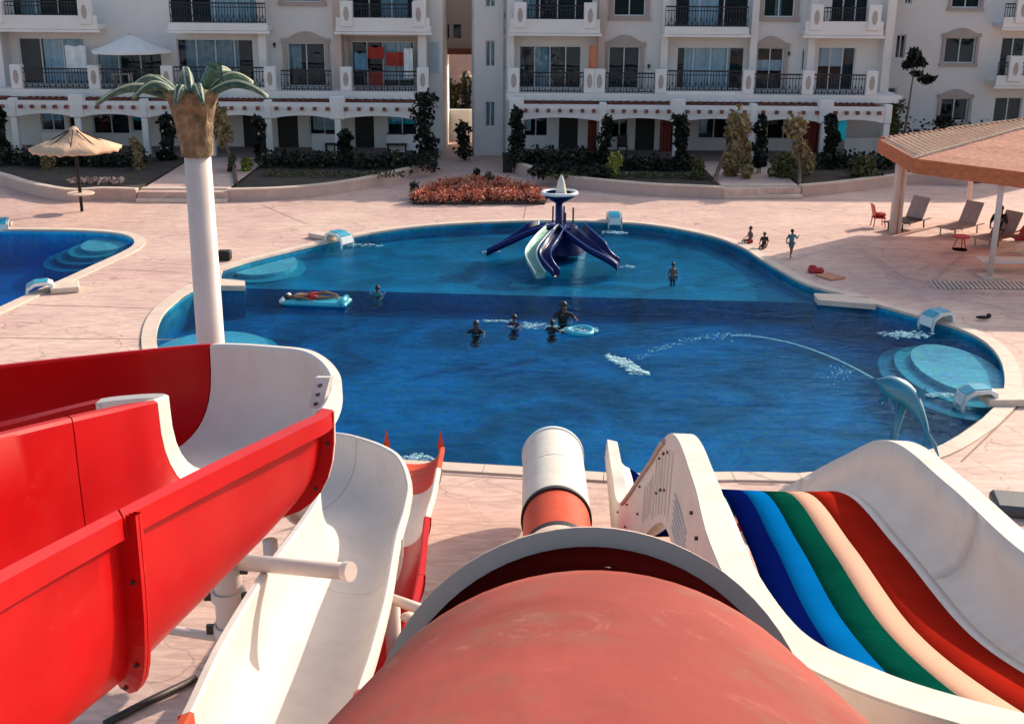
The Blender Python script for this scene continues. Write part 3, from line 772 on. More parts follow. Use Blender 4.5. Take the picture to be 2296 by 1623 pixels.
# first floor terrace: piers and railings stand on the front of the slab
TY = YW - 2.1
for u in (38, 212, 375, 606, 776, 948): pier(lw, PY(u, 160, TY).x, Z1, TY)
for a, c in ((50, 200), (224, 364), (630, 742), (795, 935)): railing(lw, PY(a, 160, TY).x, PY(c, 160, TY).x, Z1, TY)
x0, x1 = PY(388, 160, TY).x, PY(597, 160, TY).x
b = MB(); b.box(((x0 + x1) / 2, TY + .9, Z1 - .02), (x1 - x0, 2.0, .3)); b.build('bay_base', M['trim_white'], lw); railing(lw, x0 + .05, x1 - .05, Z1 + .13, TY, .95)
for a, c in ((-30, 218), (377, 600), (752, 964)):
    x0, x1 = PY(a, 60, YB).x, PY(c, 60, YB).x; balcony_box(lw, x0, x1, YW, Z2, .12 if a == 377 else .42)
    if a == 377: railing(lw, x0 + .1, x1 - .1, Z2 + .1, YB + .12)
    else:
        for x in (x0 + .55, x1 - .55): pier(lw, x, Z2, YB + .14, .6, 1.2)
        railing(lw, x0 + .95, x1 - .95, Z2 + .1, YB + .12)
# wing walls between the bays
for u in (20, 600, 765, 950):
    b = MB(); x = PY(u, 150, YW).x; b.box((x, YW - .55, (Z1 + ZT) / 2), (.38, 1.1, ZT - Z1)); b.build('wing_wall', M['facade'] if u != 765 else M['facade_warm'], lw)
pergola(lw, -100, 965, YW - 3.4, [-60, 28, 172, 322, 470, 600, 756, 940], True)

# ---------------- right wing
rw = thing('apartment_block', 'white three storey block right of the paved path with balconies above an arcade', 'building', (13, YW, 0), 'white apartment blocks around the pool')
XR0, XR1 = PY(1136, 200, YW).x, PY(1992, 200, YW).x
F1 = op(1163, 1302, Z1 + .02, Z1 + 2.1); G1 = op(1362, 1432, Z1 + .02, Z1 + 2.1); H1 = op(1514, 1665, Z1 + .02, Z1 + 2.1); I1 = op(1692, 1752, Z1 + .02, Z1 + 2.1); J1 = op(1828, 1912, Z1 + .02, Z1 + 2.15); J1b = op(1793, 1812, Z1 + 1.0, Z1 + 2.0)
F2 = op(1168, 1326, Z2 + .02, Z2 + 2.3); G2 = op(1370, 1440, Z2 + .55, Z2 + 2.0); H2 = op(1505, 1668, Z2 + .02, Z2 + 2.3); I2 = op(1700, 1768, Z2 + .55, Z2 + 2.0); J2 = op(1848, 1930, Z2 + .02, Z2 + 2.3)
GR = [op(1175, 1230, 1.05, 2.35), op(1255, 1298, .42, 2.5), op(1372, 1412, 1.0, 2.3), op(1428, 1472, .42, 2.5), op(1570, 1642, 1.0, 2.35), op(1726, 1803, 1.0, 2.35)]
wall_open(XR0, XR1, -.05, ZT, [F1, G1, H1, I1, J1, J1b, F2, G2, H2, I2, J2] + GR, YW, 'wall', M['facade'], rw)
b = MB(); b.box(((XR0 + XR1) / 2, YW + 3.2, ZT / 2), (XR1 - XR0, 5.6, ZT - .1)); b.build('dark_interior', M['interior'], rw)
b = MB(); b.box(((XR0 + XR1) / 2, YW + 3.2, ZT + .06), (XR1 - XR0 + .3, 6.8, .16)); b.build('roof', M['trim_white'], rw)
ledge(rw, XR0, XR1, Z1 - .18, YW, 2.3, .36, 'terrace_slab')
window(rw, F1, YW, n=4, curt=('curtain_grey', .25, .5, 0, 1)); window(rw, G1, YW, n=2); window(rw, H1, YW, n=4, curt=('curtain', .12, .8, 0, 1)); window(rw, I1, YW, n=2, curt=('curtain', .05, .95, .45, .7)); window(rw, J1, YW, n=3, curt=('curtain', .0, .7, .55, 1)); window(rw, J1b, YW, n=1)
window(rw, F2, YW, n=4, curt=('curtain_grey', .0, .2, 0, 1)); window(rw, G2, YW, n=2); window(rw, H2, YW, n=3, curt=('curtain', .2, .6, 0, 1)); window(rw, I2, YW, n=2, curt=('curtain_grey', .4, .6, 0, 1)); window(rw, J2, YW, n=3)
for i, g in enumerate(GR):
    if g[2] < .6: q = MB(); q.box(((g[0] + g[1]) / 2, YW + .14, (g[2] + g[3]) / 2), (g[1] - g[0], .08, g[3] - g[2])); q.build('door', M['door'], rw)
    else: window(rw, g, YW, n=2, curt=('curtain', .0, .3, .2, 1) if i in (0, 4) else None)
arch_trim(rw, G1, YW); arch_trim(rw, I1, YW); arch_trim(rw, G2, YW, rise=.2); arch_trim(rw, I2, YW, rise=.2)
for u in (1152, 1322, 1344, 1482, 1678, 1812, 1955): pier(rw, PY(u, 160, TY).x, Z1, TY)
for a, c in ((1164, 1308), (1358, 1468), (1690, 1800), (1826, 1942)): railing(rw, PY(a, 160, TY).x, PY(c, 160, TY).x, Z1, TY)
x0, x1 = PY(1494, 160, TY).x, PY(1668, 160, TY).x
b = MB(); b.box(((x0 + x1) / 2, TY + .9, Z1 - .02), (x1 - x0, 2.0, .3)); b.build('bay_base', M['trim_white'], rw); railing(rw, x0 + .05, x1 - .05, Z1 + .13, TY, .95)
for a, c in ((1143, 1346), (1490, 1680), (1806, 1982)):
    x0, x1 = PY(a, 60, YB).x, PY(c, 60, YB).x; balcony_box(rw, x0, x1, YW, Z2, .12 if a == 1490 else .42)
    if a == 1490: railing(rw, x0 + .05, x1 - .05, Z2 + .1, YB + .12)
    else:
        for x in (x0 + .5, x1 - .5): pier(rw, x, Z2, YB + .14, .6, 1.2)
        railing(rw, x0 + .9, x1 - .9, Z2 + .1, YB + .12)
for u in (1145, 1345, 1484, 1680, 1808, 1975):
    b = MB(); x = PY(u, 150, YW).x; b.box((x, YW - .4, (Z1 + ZT) / 2), (.34, .8, ZT - Z1)); b.build('wing_wall', M['facade'] if u != 1345 else M['facade_warm'], rw)
pergola(rw, 1143, 1990, YW - 3.4, [1158, 1352, 1520, 1690, 1852, 1992], True)
for u0, u1 in ((1318, 1338), (1480, 1512), (1800, 1840)):
    x0, x1 = PY(u0, 300, YW - 3.0).x, PY(u1, 300, YW - 3.0).x; vs = []; N = 14
    for i in range(N + 1):
        x = x0 + (x1 - x0) * i / N; y = YW - 2.9 + .06 * math.sin(i * 1.7); vs += [(x, y, .75), (x, y, 2.35)]
    o = mesh_obj('hanging_cloth', vs, [(2 * i, 2 * i + 2, 2 * i + 3, 2 * i + 1) for i in range(N)], M['red_cloth'])
    tag(o, {1318: 'red brown cloth hanging at the left pier of the right arcade', 1480: 'red brown cloth hanging in the middle of the right arcade', 1800: 'wide red brown cloth hanging beside the thin tree'}[u0], 'cloth', 'cloths hanging under the arcade')
# rolled orange shade on the wing wall, teal towel
b = MB(); x = PY(1328, 150, YW - 1.2).x; b.tube([(x, YW - 1.25, Z1 + .75), (x, YW - 1.25, Z1 + 1.2), (x, YW - 1.25, Z1 + 2.2)], [.16, .2, .17], 10); tag(b.build('rolled_awning', M['orange_cloth'], smooth=True), 'rolled orange awning beside the balcony left of the arched window', 'awning')
b = MB(); a_, c_ = PY(1873, 270, YW - 3.0), PY(1898, 270, YW - 3.0); b.box(((a_.x + c_.x) / 2, YW - 3.1, 1.95), (c_.x - a_.x, .05, 1.15), rx=.05, bev=.02); tag(b.build('towel', M['teal_cloth']), 'bright teal towel hanging at the right end of the arcade', 'towel')

# red and orange laundry on the left block balcony
for k, (u0, u1, z0, z1, m, lb) in enumerate([(826, 862, 1.45, 2.0, 'red_cloth2', 'dark red towel hanging high in the balcony of the left block'), (826, 858, .15, .85, 'red_cloth2', 'red cloth hung low over the balcony of the left block'),
        (865, 905, 1.1, 1.75, 'red_cloth2', 'red cloth hanging near the pale curtain of the left block balcony'), (795, 822, .9, 1.7, 'blue_cloth', 'pale blue cloth at the left end of the laundry on the balcony'), (906, 926, .5, 1.95, 'curtain', 'long white sheet at the right end of the laundry on the balcony'), (150, 196, .75, 1.95, 'curtain', 'white sheet hanging on the far left balcony beside the white parasol')]):
    if 'red_cloth2' not in M: M['red_cloth2'] = mat('bright_red_cloth', (.36, .035, .02), .85, .2, 4, .1); M['blue_cloth'] = mat('pale_blue_cloth', (.12, .28, .38), .85, .2, 4, .1)
    a_, c_ = PY(u0, 150, YW - .6).x, PY(u1, 150, YW - .6).x; vs = []; N = 10
    for i in range(N + 1):
        x = a_ + (c_ - a_) * i / N; y = YW - .6 + .05 * math.sin(i * 1.3 + k); vs += [(x, y, Z1 + z0), (x, y, Z1 + z1 + .03 * math.sin(i))]
    tag(mesh_obj('laundry_cloth', vs, [(2 * i, 2 * i + 2, 2 * i + 3, 2 * i + 1) for i in range(N)], M[m]), lb, 'laundry', 'laundry on the balcony')

# white parasol on the first floor terrace
c = PY(292, 95, TY + .6); t = thing('balcony_parasol', 'faded white parasol open on the first floor terrace of the left block', 'parasol', (c.x, TY + .6, Z1))
b = MB(); b.lathe((c.x, TY + .6, 0), [(.01, Z1 + 2.55), (.5, Z1 + 2.35), (1.2, Z1 + 2.05), (1.95, Z1 + 1.82), (1.95, Z1 + 1.70), (1.85, Z1 + 1.76), (1.15, Z1 + 1.98), (.02, Z1 + 2.45)], 8); b.build('canopy', M['trim_white'], t)
b = MB(); b.tube([(c.x, TY + .6, Z1), (c.x, TY + .6, Z1 + 2.6)], .03, 8); b.build('pole', M['dark_steel'], t)
b = MB(); b.box((c.x - .5, TY + .5, Z1 + .70), (.9, .6, .05)); 
for sx in (-.4, .4): b.box((c.x - .5 + sx, TY + .5, Z1 + .34), (.05, .5, .68))
tag(b.build('terrace_table', M['white_plastic']), 'small white table under the parasol on the terrace', 'table')
# wall lamps
LAMPL = {(1455, 148): 'small dark wall lamp between the orange awning and the right arched window', (758, 100): 'small dark wall lamp left of the red laundry', (1769, 120): 'small dark wall lamp right of the far arched window',
         (615, 100): 'small dark wall lamp left of the arched window of the left block', (755, 137): 'lower dark wall lamp beside the laundry balcony'}
for u, v in ((1455, 148), (668 + 90, 100), (1769, 120), (615, 100), (310 + 445, 137)):
    p = PY(u, v, YW - .08); b = MB(); b.box(p, (.12, .14, .16), bev=.02); b.box(p + Vector((0, .03, -.12)), (.05, .05, .1))
    tag(b.build('wall_lamp', M['dark_steel']), LAMPL[(u, v)], 'lamp', 'small wall lamps on the facades')

# ---------------- stair towers and the passage between the wings
st = thing('stair_tower', 'plain white stair tower right of the passage with slim windows stacked in a column', 'building', (PY(1096, 300, YW + .6).x, YW + .6, 0))
x0, x1 = PY(1058, 200, YW + .6).x, PY(1137, 200, YW + .6).x
so = [(PY(1088, 200, YW + .6).x, PY(1111, 200, YW + .6).x, a, c) for a, c in ((1.45, 2.75), (4.45, 5.75), (7.35, 8.7))]
wall_open(x0, x1, -.05, ZT, so, YW + .6, 'wall', M['facade'], st)
for g in so: window(st, g, YW + .6, n=2)
b = MB(); b.box((x0 + .06, YW + 3.3, ZT / 2), (.12, 5.4, ZT)); b.box((x1 - .15, YW + 3.3, ZT / 2), (.12, 5.4, ZT)); b.box(((x0 + x1) / 2, YW + 3.4, ZT / 2 + .1), (x1 - x0 - .4, 4.6, ZT - .4)); b.build('side_wall', M['facade'], st)
tl = thing('stair_tower', 'narrow white stair tower on the left side of the passage', 'building', (PY(973, 300, YW + .3).x, YW + .3, 0))
x0, x1 = PY(956, 200, YW + .3).x, PY(993, 200, YW + .3).x
b = MB(); b.box(((x0 + x1) / 2, YW + 3.3, ZT / 2), (x1 - x0, 6, ZT)); b.build('wall', M['facade'], tl)
b = MB(); b.box((x0 + .45, YW + .27, 4.9), (.5, .06, 1.6)); b.build('window', M['frame'], tl)
b = MB(); b.box((x0 + .45, YW + .235, 4.9), (.4, .02, 1.5)); b.build('pane', M['glass'], tl)
# bridge over the passage
yb = YW + 5
x0, x1 = PY(985, 60, yb).x, PY(1062, 60, yb).x; br = thing('bridge_block', 'peach coloured link above the passage with two small dark windows', 'building', ((x0 + x1) / 2, yb, 0))
zb = PY(1020, 122, yb).z
bo = [(PY(a, 60, yb).x, PY(c, 60, yb).x, PY(1000, 86, yb).z, PY(1000, 55, yb).z) for a, c in ((994, 1007), (1016, 1034))]
wall_open(x0, x1, zb, 13, bo, yb, 'wall', M['facade_warm'], br)
for g in bo: q = MB(); q.box(((g[0] + g[1]) / 2, yb + .1, (g[2] + g[3]) / 2), (g[1] - g[0], .04, g[3] - g[2])); q.build('pane', M['glass'], br)
b = MB(); b.box(((x0 + x1) / 2, yb - .1, zb + .15), (x1 - x0, .3, .3)); b.build('lintel', M['beam'], br)
b = MB(); b.box(((x0 + x1) / 2, yb + 2.7, (zb + 13) / 2 + .2), (x1 - x0, 4.8, 13 - zb - .4)); b.build('dark_interior', M['interior'], br)
for zz in (8.9, 9.2, 9.5): 
    b = MB(); b.box(((x0 + x1) / 2, yb - .05, zz), (x1 - x0, .06, .04)); b.build('railing', M['trim_white'], br)
yk = YW + 22
b = MB(); a_, c_ = PY(940, 200, yk).x, PY(1110, 200, yk).x; b.box(((a_ + c_) / 2, yk + .2, 4), (c_ - a_, .4, 9)); tag(b.build('boundary_wall', M['back_wall']), 'sunlit sandy wall seen through the passage between the blocks', 'wall')
# low planter wall that closes the passage
yq = YW + 6.5
b = MB(); a_, c_ = PY(988, 300, yq), PY(1062, 300, yq); b.box(((a_.x + c_.x) / 2, yq, .85), (c_.x - a_.x, .3, 1.7)); tag(b.build('passage_wall', M['facade']), 'waist high white wall closing the passage between the blocks', 'wall')

# ---------------- side block at the right
sb = thing('apartment_block', 'plain white block at the far right with arched windows, above the pavilion roof', 'building', (27, 66, 0), 'white apartment blocks around the pool')
YS = 66.0
def ops(u0, u1, v0, v1): 
    a = PY(u0, (v0 + v1) / 2, YS); c = PY(u1, (v0 + v1) / 2, YS); return (a.x, c.x, PY((u0 + u1) / 2, v1, YS).z, PY((u0 + u1) / 2, v0, YS).z)
W = [ops(2118, 2186, 84, 142), ops(2108, 2170, 220, 272), ops(2136, 2200, -40, 18), ops(2008, 2030, 78, 132), ops(2030, 2046, -30, 10), ops(2242, 2296, 84, 172), ops(2228, 2290, 218, 276), ops(1990, 2010, 196, 210)]
XS0, XS1 = PY(1985, 100, YS).x, PY(2700, 100, YS).x
wall_open(XS0, XS1, -.05, 12.5, W, YS, 'wall', M['facade'], sb)
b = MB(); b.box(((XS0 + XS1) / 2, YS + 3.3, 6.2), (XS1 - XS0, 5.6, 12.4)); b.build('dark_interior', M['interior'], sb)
for i, g in enumerate(W): window(sb, g, YS, n=2 if i != 7 else 1)
for i in (0, 1, 2): arch_trim(sb, W[i], YS, .16, .28)
x0, x1 = PY(2232, 180, YS - 1.4).x, PY(2500, 180, YS - 1.4).x
for zf in (PY(2260, 178, YS).z, PY(2260, 50, YS).z):
    balcony_box(sb, x0, x1, YS, zf, .3); pier(sb, x0 + .9, zf, YS - 1.35, .7, 1.3); railing(sb, x0 + .05, x0 + .55, zf, YS - 1.4); railing(sb, x0 + 1.3, x1, zf, YS - 1.4)
# ------------------------------------------------------------------ water slides
def hdir(v):
    v = Vector((v.x, v.y, 0)); return v.normalized() if v.length > 1e-6 else Vector((1, 0, 0))
def sample(pts, n): return cr(pts, n)
def trough(root, Ls, Rs, sections, depth=.6, p=2.6, n=8, M_=18, thick=.02, lip=.09, lipd=.055, flange=True, dfun=None, cuts=None):
    """open flume between two rims; sections = [(t0, t1, material)] in control point units; every section is its own moulded part"""
    L, Rr = sample(Ls, n), sample(Rs, n); NS = len(Ls) - 1
    def prof(i):
        a, c = L[i], Rr[i]; ax = hdir(c - a); dp = dfun(i / n) if dfun else depth; out = []
        out += [a - ax * lip - Vector((0, 0, lipd)), a - ax * lip + Vector((0, 0, .004)), a - ax * .02 + Vector((0, 0, .012))]
        for k in range(M_ + 1):
            th = math.pi * k / M_; co, si = math.cos(th), max(0, math.sin(th))
            q = -math.copysign(abs(co) ** (2 / p), co); dr = si ** (2 / p)
            out.append(a.lerp(c, (q + 1) / 2) - Vector((0, 0, dp * dr)))
        out += [c + ax * .02 + Vector((0, 0, .012)), c + ax * lip + Vector((0, 0, .004)), c + ax * lip - Vector((0, 0, lipd))]
        return out
    K = M_ + 7
    for (t0, t1, m) in sections:
        i0, i1 = int(round(t0 * n)), int(round(t1 * n)); vs = []; fs = []
        for i in range(i0, i1 + 1):
            pr = prof(i)
            if i in (i0, i1) and i not in (0, len(L) - 1):
                j = i + 1 if i == i0 else i - 1; q = prof(j); pr = [a + (b_ - a) * min(.5, .006 / max(.01, (b_ - a).length)) for a, b_ in zip(pr, q)]
            vs += pr
        for i in range(i1 - i0):
            for k in range(K - 1): fs.append((i * K + k, i * K + k + 1, (i + 1) * K + k + 1, (i + 1) * K + k))
        o = mesh_obj('flume_section', vs, fs, m, root, smooth=True)
        sm = o.modifiers.new('shell', 'SOLIDIFY'); sm.thickness = thick; sm.offset = 0
        es = o.modifiers.new('edge', 'EDGE_SPLIT'); es.split_angle = R(38)
    # flanges at the joints, with bolts
    if flange:
        for (t0, t1, m) in sections[1:]:
            i = int(round(t0 * n)); pr = prof(i)[3:-3]; nx = prof(min(i + 1, len(L) - 1))[3:-3]; pv = prof(max(0, i - 1))[3:-3]
            ctr = (pr[0] + pr[-1]) / 2; bl = []; idx = [q_[0] for q_ in sections].index(t0); fls = []
            for (e0, e1, mm) in ((-.035, -.004, sections[idx - 1][2]), (.004, .035, m)):
                vs = []; fs = []
                for k, q in enumerate(pr):
                    t = (nx[k] - pv[k]); t = t.normalized() if t.length > 1e-6 else fwd
                    a = pr[max(0, k - 1)]; c = pr[min(len(pr) - 1, k + 1)]; tg = (c - a).normalized(); o_ = tg.cross(t).normalized()
                    if o_.dot(q - ctr) < 0: o_ = -o_
                    vs += [q + t * e0, q + o_ * .10 + t * e0, q + o_ * .10 + t * e1, q + t * e1]
                    if k % 3 == 2 and e0 < 0: bl.append((q + o_ * .06, t))
                for k in range(len(pr) - 1):
                    for j in range(3): fs.append((4 * k + j, 4 * k + j + 1, 4 * k + 5 + j, 4 * k + 4 + j))
                fl = mesh_obj('joint_flange', vs, fs, mm, root); fixn(fl); fls.append(fl)
            for (q, t) in bl:
                bb = MB(); bb.tube([q - t * .052, q + t * .052], .012, 8); bb.build('bolt', M['dark_steel'], fls[0])
    return L, Rr

# 1 --- big red and white U turn flume at the left
t1 = thing('water_slide', 'open red and white flume making a U turn at the left edge, nearest the camera', 'water slide', P(300, 1150, 0))
Ro = [(-300, 1455, 7.15), (0, 1286, 6.85), (265, 1148, 6.6), (500, 1030, 6.4), (640, 963, 6.28), (716, 922, 6.2), (738, 850, 6.12), (690, 798, 6.08), (600, 784, 6.05), (470, 779, 6.0), (300, 794, 5.97), (0, 827, 5.9), (-320, 866, 5.85)]
Ri = [(-300, 1062, 6.8), (0, 986, 6.6), (160, 947, 6.47), (262, 924, 6.36), (318, 911, 6.3), (350, 904, 6.24), (374, 892, 6.21), (366, 887, 6.18), (310, 889, 6.12), (230, 898, 6.05), (120, 923, 5.95), (0, 950, 5.85), (-260, 1003, 5.7)]
t1.location = (-3, 6, 0)
trough(t1, [P(*q) for q in Ri], [P(*q) for q in Ro], [(0, 2, M['red_gel']), (2, 5, M['red_gel']), (5, 9, M['white_gel']), (9, 12, M['red_gel'])], p=3.0, n=8, lip=.085, lipd=.10, dfun=lambda t: 1.12 if t < 2 else max(.70, 1.12 - .15 * (t - 2)))

pq = [PY(706, 846, 7.95), PY(740, 846, 7.95), PY(722, 914, 7.85), PY(692, 916, 7.85)]; tv = Vector((.02, .035, 0))
fp = mesh_obj('end_flange', pq + [p_ + tv for p_ in pq], [(0, 1, 2, 3), (7, 6, 5, 4), (0, 4, 5, 1), (1, 5, 6, 2), (2, 6, 7, 3), (3, 7, 4, 0)], M['white_gel'], t1); fixn(fp)
for s_ in (.25, .55, .85):
    c_ = (pq[0] + pq[1]) / 2 * (1 - s_) + (pq[2] + pq[3]) / 2 * s_; b = MB(); b.tube([c_ - tv * .5, c_ + tv * .4], .011, 8); b.build('bolt', M['dark_steel'], fp)

# 2 --- white flume below it
t2 = thing('water_slide', 'wide white flume running down under the red one, between it and the big salmon tube', 'water slide', (-2, 8, 0))
Rr2 = [(690, 1930, 4.7), (730, 1760, 4.4), (797, 1552, 3.9), (830, 1450, 3.65), (862, 1330, 3.35), (884, 1210, 3.0), (905, 1135, 2.8), (910, 1080, 2.72), (882, 1020, 2.64), (800, 984, 2.55), (720, 973, 2.48), (560, 975, 2.35), (400, 985, 2.2)]
Ll2 = [(210, 1990, 4.75), (330, 1790, 4.4), (432, 1600, 4.0), (508, 1440, 3.65), (592, 1300, 3.35), (672, 1190, 3.05), (712, 1130, 2.88), (716, 1104, 2.8), (694, 1090, 2.75), (640, 1083, 2.68), (580, 1083, 2.6), (450, 1095, 2.45), (320, 1110, 2.3)]
trough(t2, [P(*q) for q in Ll2], [P(*q) for q in Rr2], [(0, 2, M['orange_gel']), (2, 5, M['white_gel']), (5, 9, M['white_gel']), (9, 12, M['white_gel'])], depth=.74, p=2.6, n=8, lip=.07)

# 3 --- narrow red and white slide into the pool
t3 = thing('water_slide', 'narrow red and white slide whose pointed orange tips reach over the pool edge', 'water slide', (-1.8, 14, 0))
Rr3 = [(842, 1540, 2.6), (905, 1400, 2.3), (936, 1290, 2.0), (952, 1160, 1.6), (966, 1110, 1.45), (978, 1050, 1.25), (987, 1003, .98)]
Ll3 = [(668, 1550, 2.6), (745, 1400, 2.3), (790, 1290, 2.0), (834, 1160, 1.6), (848, 1110, 1.45), (860, 1050, 1.25), (868, 1000, .98)]
trough(t3, [P(*q) for q in Ll3], [P(*q) for q in Rr3], [(0, 2, M['red_gel']), (2, 3, M['red_gel']), (3, 5, M['white_gel']), (5, 6, M['orange_gel'])], depth=.48, p=2.3, n=8, lip=.07, dfun=lambda t: .48 if t < 5 else .48 - .14 * (t - 5))
for (u, v) in ((988, 1003), (867, 1000)):      # pointed end caps of the rims
    b = MB(); p = P(u, v, .98); b.add([p + Vector((-.065, -.02, -.02)), p + Vector((.065, -.02, -.02)), p + Vector((0, .10, -.10)), p + Vector((0, .10, .30))], [(0, 1, 3), (1, 2, 3), (2, 0, 3), (0, 2, 1)]); b.build('rim_tip', M['orange_gel'], t3)

# 4 --- enclosed tube slide right below the camera
t4 = thing('tube_slide', 'big closed tube slide straight below the camera, salmon then white, ending in the pool', 'tube slide', (.5, 10, 0))
r4 = .55; k1 = FPX * r4 / 624; k2 = FPX * r4 / 479
C1 = CAM + ray(1332, 1903) * k1; C2 = CAM + ray(1324, 1701) * k2; dd = (C2 - C1).normalized()
def tube_part(name, pts, r, m, root, n=40, sub=8, thick=.02):
    q = cr(pts, sub); b = MB(); b.tube(q, r, n, cap=False); o = b.build(name, m, root, smooth=True)
    sm = o.modifiers.new('shell', 'SOLIDIFY'); sm.thickness = thick; sm.offset = -1; return o
tube_part('tube_section', [C1 - dd * 3.6 + Vector((0, -.1, .10)), C1 - dd * 2.4, C1 - dd * 1.2, C1 - dd * .05], r4, M['salmon_gel'], t4, 72)
def ring(name, c, d, r0, r1, w, m, root, n=56):
    q = [c - d * w / 2, c + d * w / 2]; fr = frames(q); vs = []; fs = []
    for i in (0, 1):
        a, bb = fr[i]
        for r in (r0, r1):
            for k in range(n): t = 2 * math.pi * k / n; vs.append(q[i] + (a * math.cos(t) + bb * math.sin(t)) * r)
    for k in range(n):
        k2_ = (k + 1) % n
        fs += [(k, k2_, n + k2_, n + k), (2 * n + k, 3 * n + k, 3 * n + k2_, 2 * n + k2_), (n + k, n + k2_, 3 * n + k2_, 3 * n + k), (k, 2 * n + k, 2 * n + k2_, k2_)]
    o = mesh_obj(name, vs, fs, m, root); fixn(o); return o
tube_part('tube_section', [C1 - dd * .08, C1.lerp(C2, .5), C2], r4 - .008, M['maroon'], t4, 72)
ring('joint_flange', C2 + dd * .06, dd, .50, .59, .05, M['grey_gel'], t4, 72)
for a in (-.35, .5, 1.4, 2.5, -1.3, 3.5):
    fr = frames([C1, C2])[0]; q = C1 + dd * .12 + (fr[0] * math.cos(a - 1.9) + fr[1] * math.sin(a - 1.9)) * -(r4 - .02)
    b = MB(); b.ball(q, .014, 4); b.build('bolt', M['dark_steel'], t4)
E1p = C2 + dd * .12
tube_part('tube_section', [E1p, E1p + dd * .45 + Vector((0, 0, -.06)), Vector((.50, 5.2, 5.45)), Vector((.55, 7.2, 3.6)), Vector((.60, 9.8, 2.35))], r4 - .02, M['grey_gel'], t4, 40)
tube_part('tube_section', [Vector((.60, 9.8, 2.35)), Vector((.62, 12.2, 1.75)), Vector((.64, 14.6, 1.48))], r4 - .04, M['grey_gel'], t4, 40)
ax = (Vector((.72, 19.3, 1.04)) - Vector((.65, 14.7, 1.46))).normalized()
J1 = Vector((.65, 14.7, 1.46)); J2 = J1 + ax * 1.5; J3 = Vector((.72, 19.3, 1.04))
ring('joint_shadow_ring', J1, ax, .40, .515, .16, M['black'], t4)  # black ring stands in for the shadow inside the tube joint
tube_part('tube_section', [J1, J1 + ax * .7, J2], .49, M['orange_gel'], t4, 40)
ring('joint_shadow_ring', J2, ax, .42, .525, .10, M['black'], t4)  # same here: the shadow in the gap, made as a black ring
for k in range(2):
    a0 = J2 + ax * (.06 + k * 1.55); a1 = J2 + ax * (.05 + (k + 1) * 1.55)
    tube_part('tube_section', [a0, a0.lerp(a1, .5), a1], .515, M['cream_gel'], t4, 48)
ring('end_ring', J2 + ax * 3.16, ax, .44, .54, .08, M['pool_white'], t4)

# 5 --- wide rainbow slide at the right
t5 = thing('rainbow_slide', 'wide white slide with navy, blue, green, peach and red lanes at the right', 'water slide', (2.6, 9, 0))
Lw = [(2700, 1690, 7.75), (2330, 1620, 7.3), (1960, 1508, 6.75), (1765, 1395, 6.2), (1648, 1210, 5.55), (1600, 1075, 5.15), (1545, 974, 4.80), (1485, 1045, 3.4), (1415, 1128, 1.55), (1395, 1060, 1.35), (1381, 990, 1.25)]
Lp = [P(*q) for q in Lw]
Rp = [Vector((3.45, 1.6, 7.65)), Vector((3.40, 2.9, 7.05)), Vector((3.40, 4.1, 6.5)), Vector((3.42, 5.5, 5.92)), Vector((3.46, 7.1, 5.36)), Vector((3.52, 8.9, 5.12)), P(1995, 989, 4.8),
      P(1885, 1028, 3.75), P(1700, 1120, 1.6), P(1610, 1095, 1.25), P(1560, 1075, .9)]
n5 = 10; LL, RR = cr(Lp, n5), cr(Rp, n5); N5 = len(LL)
def rail5(f): return [f(i, LL[i], RR[i], hdir(RR[i] - LL[i])) for i in range(N5)]
up_ = Vector((0, 0, 1)); LIP = .17; DEP = .56
def dep(i): t = i / n5; return DEP if t < 7.5 else DEP - .12 * min(1, (t - 7.5) / 2.5)
rails = {'Lskirt': rail5(lambda i, a, c, x: a - x * (LIP + .03) - up_ * (.95 if i / n5 < 7 else max(.35, .95 - .25 * (i / n5 - 7)))),
         'Lout': rail5(lambda i, a, c, x: a - x * LIP), 'Lin': rail5(lambda i, a, c, x: a + x * .02),
         'Rin': rail5(lambda i, a, c, x: c - x * .02), 'Rout': rail5(lambda i, a, c, x: c + x * LIP),
         'Rskirt': rail5(lambda i, a, c, x: c + x * (LIP + .03) - up_ * .8)}
def curve_in(side, k):       # coved wall between the rim and the floor
    def f(i, a, c, x):
        s = k / 5; dz = dep(i) * math.sin(s * math.pi / 2) ** .9; dx = .26 * (1 - math.cos(s * math.pi / 2)) ** 1.2
        return (a + x * (.02 + dx) if side < 0 else c - x * (.02 + dx)) - up_ * dz
    return rail5(f)
def fl5(s): return rail5(lambda i, a, c, x: (a + x * .28).lerp(c - x * .28, s) - up_ * (dep(i) + .012 * math.sin(math.pi * s)))
def ribbon(name, rl, m, i0=0, i1=None, smooth=True):
    i1 = N5 - 1 if i1 is None else i1; vs = []; fs = []; K = len(rl)
    for i in range(i0, i1 + 1): vs += [r[i] for r in rl]
    for i in range(i1 - i0):
        for k in range(K - 1): fs.append((i * K + k, i * K + k + 1, (i + 1) * K + k + 1, (i + 1) * K + k))
    o = mesh_obj(name, vs, fs, m, t5, smooth=smooth); sm = o.modifiers.new('shell', 'SOLIDIFY'); sm.thickness = .015; sm.offset = 0; return o
cuts5 = [0, 21, 46, 74, N5 - 1]
for a, c in zip(cuts5[:-1], cuts5[1:]):
    for side, w in ((-1, 'L'), (1, 'R')):
        ribbon('side_wall', [curve_in(side, k) for k in range(6)] if side < 0 else [curve_in(side, k) for k in range(6)], M['white_gel'], a, c)
        ribbon('flat_rim', [rails[w + 'in'], rails[w + 'out']], M['cream_gel'], a, c, False)
        ribbon('outer_skirt', [rails[w + 'out'], rails[w + 'skirt']], M['white_gel'], a, c, False)
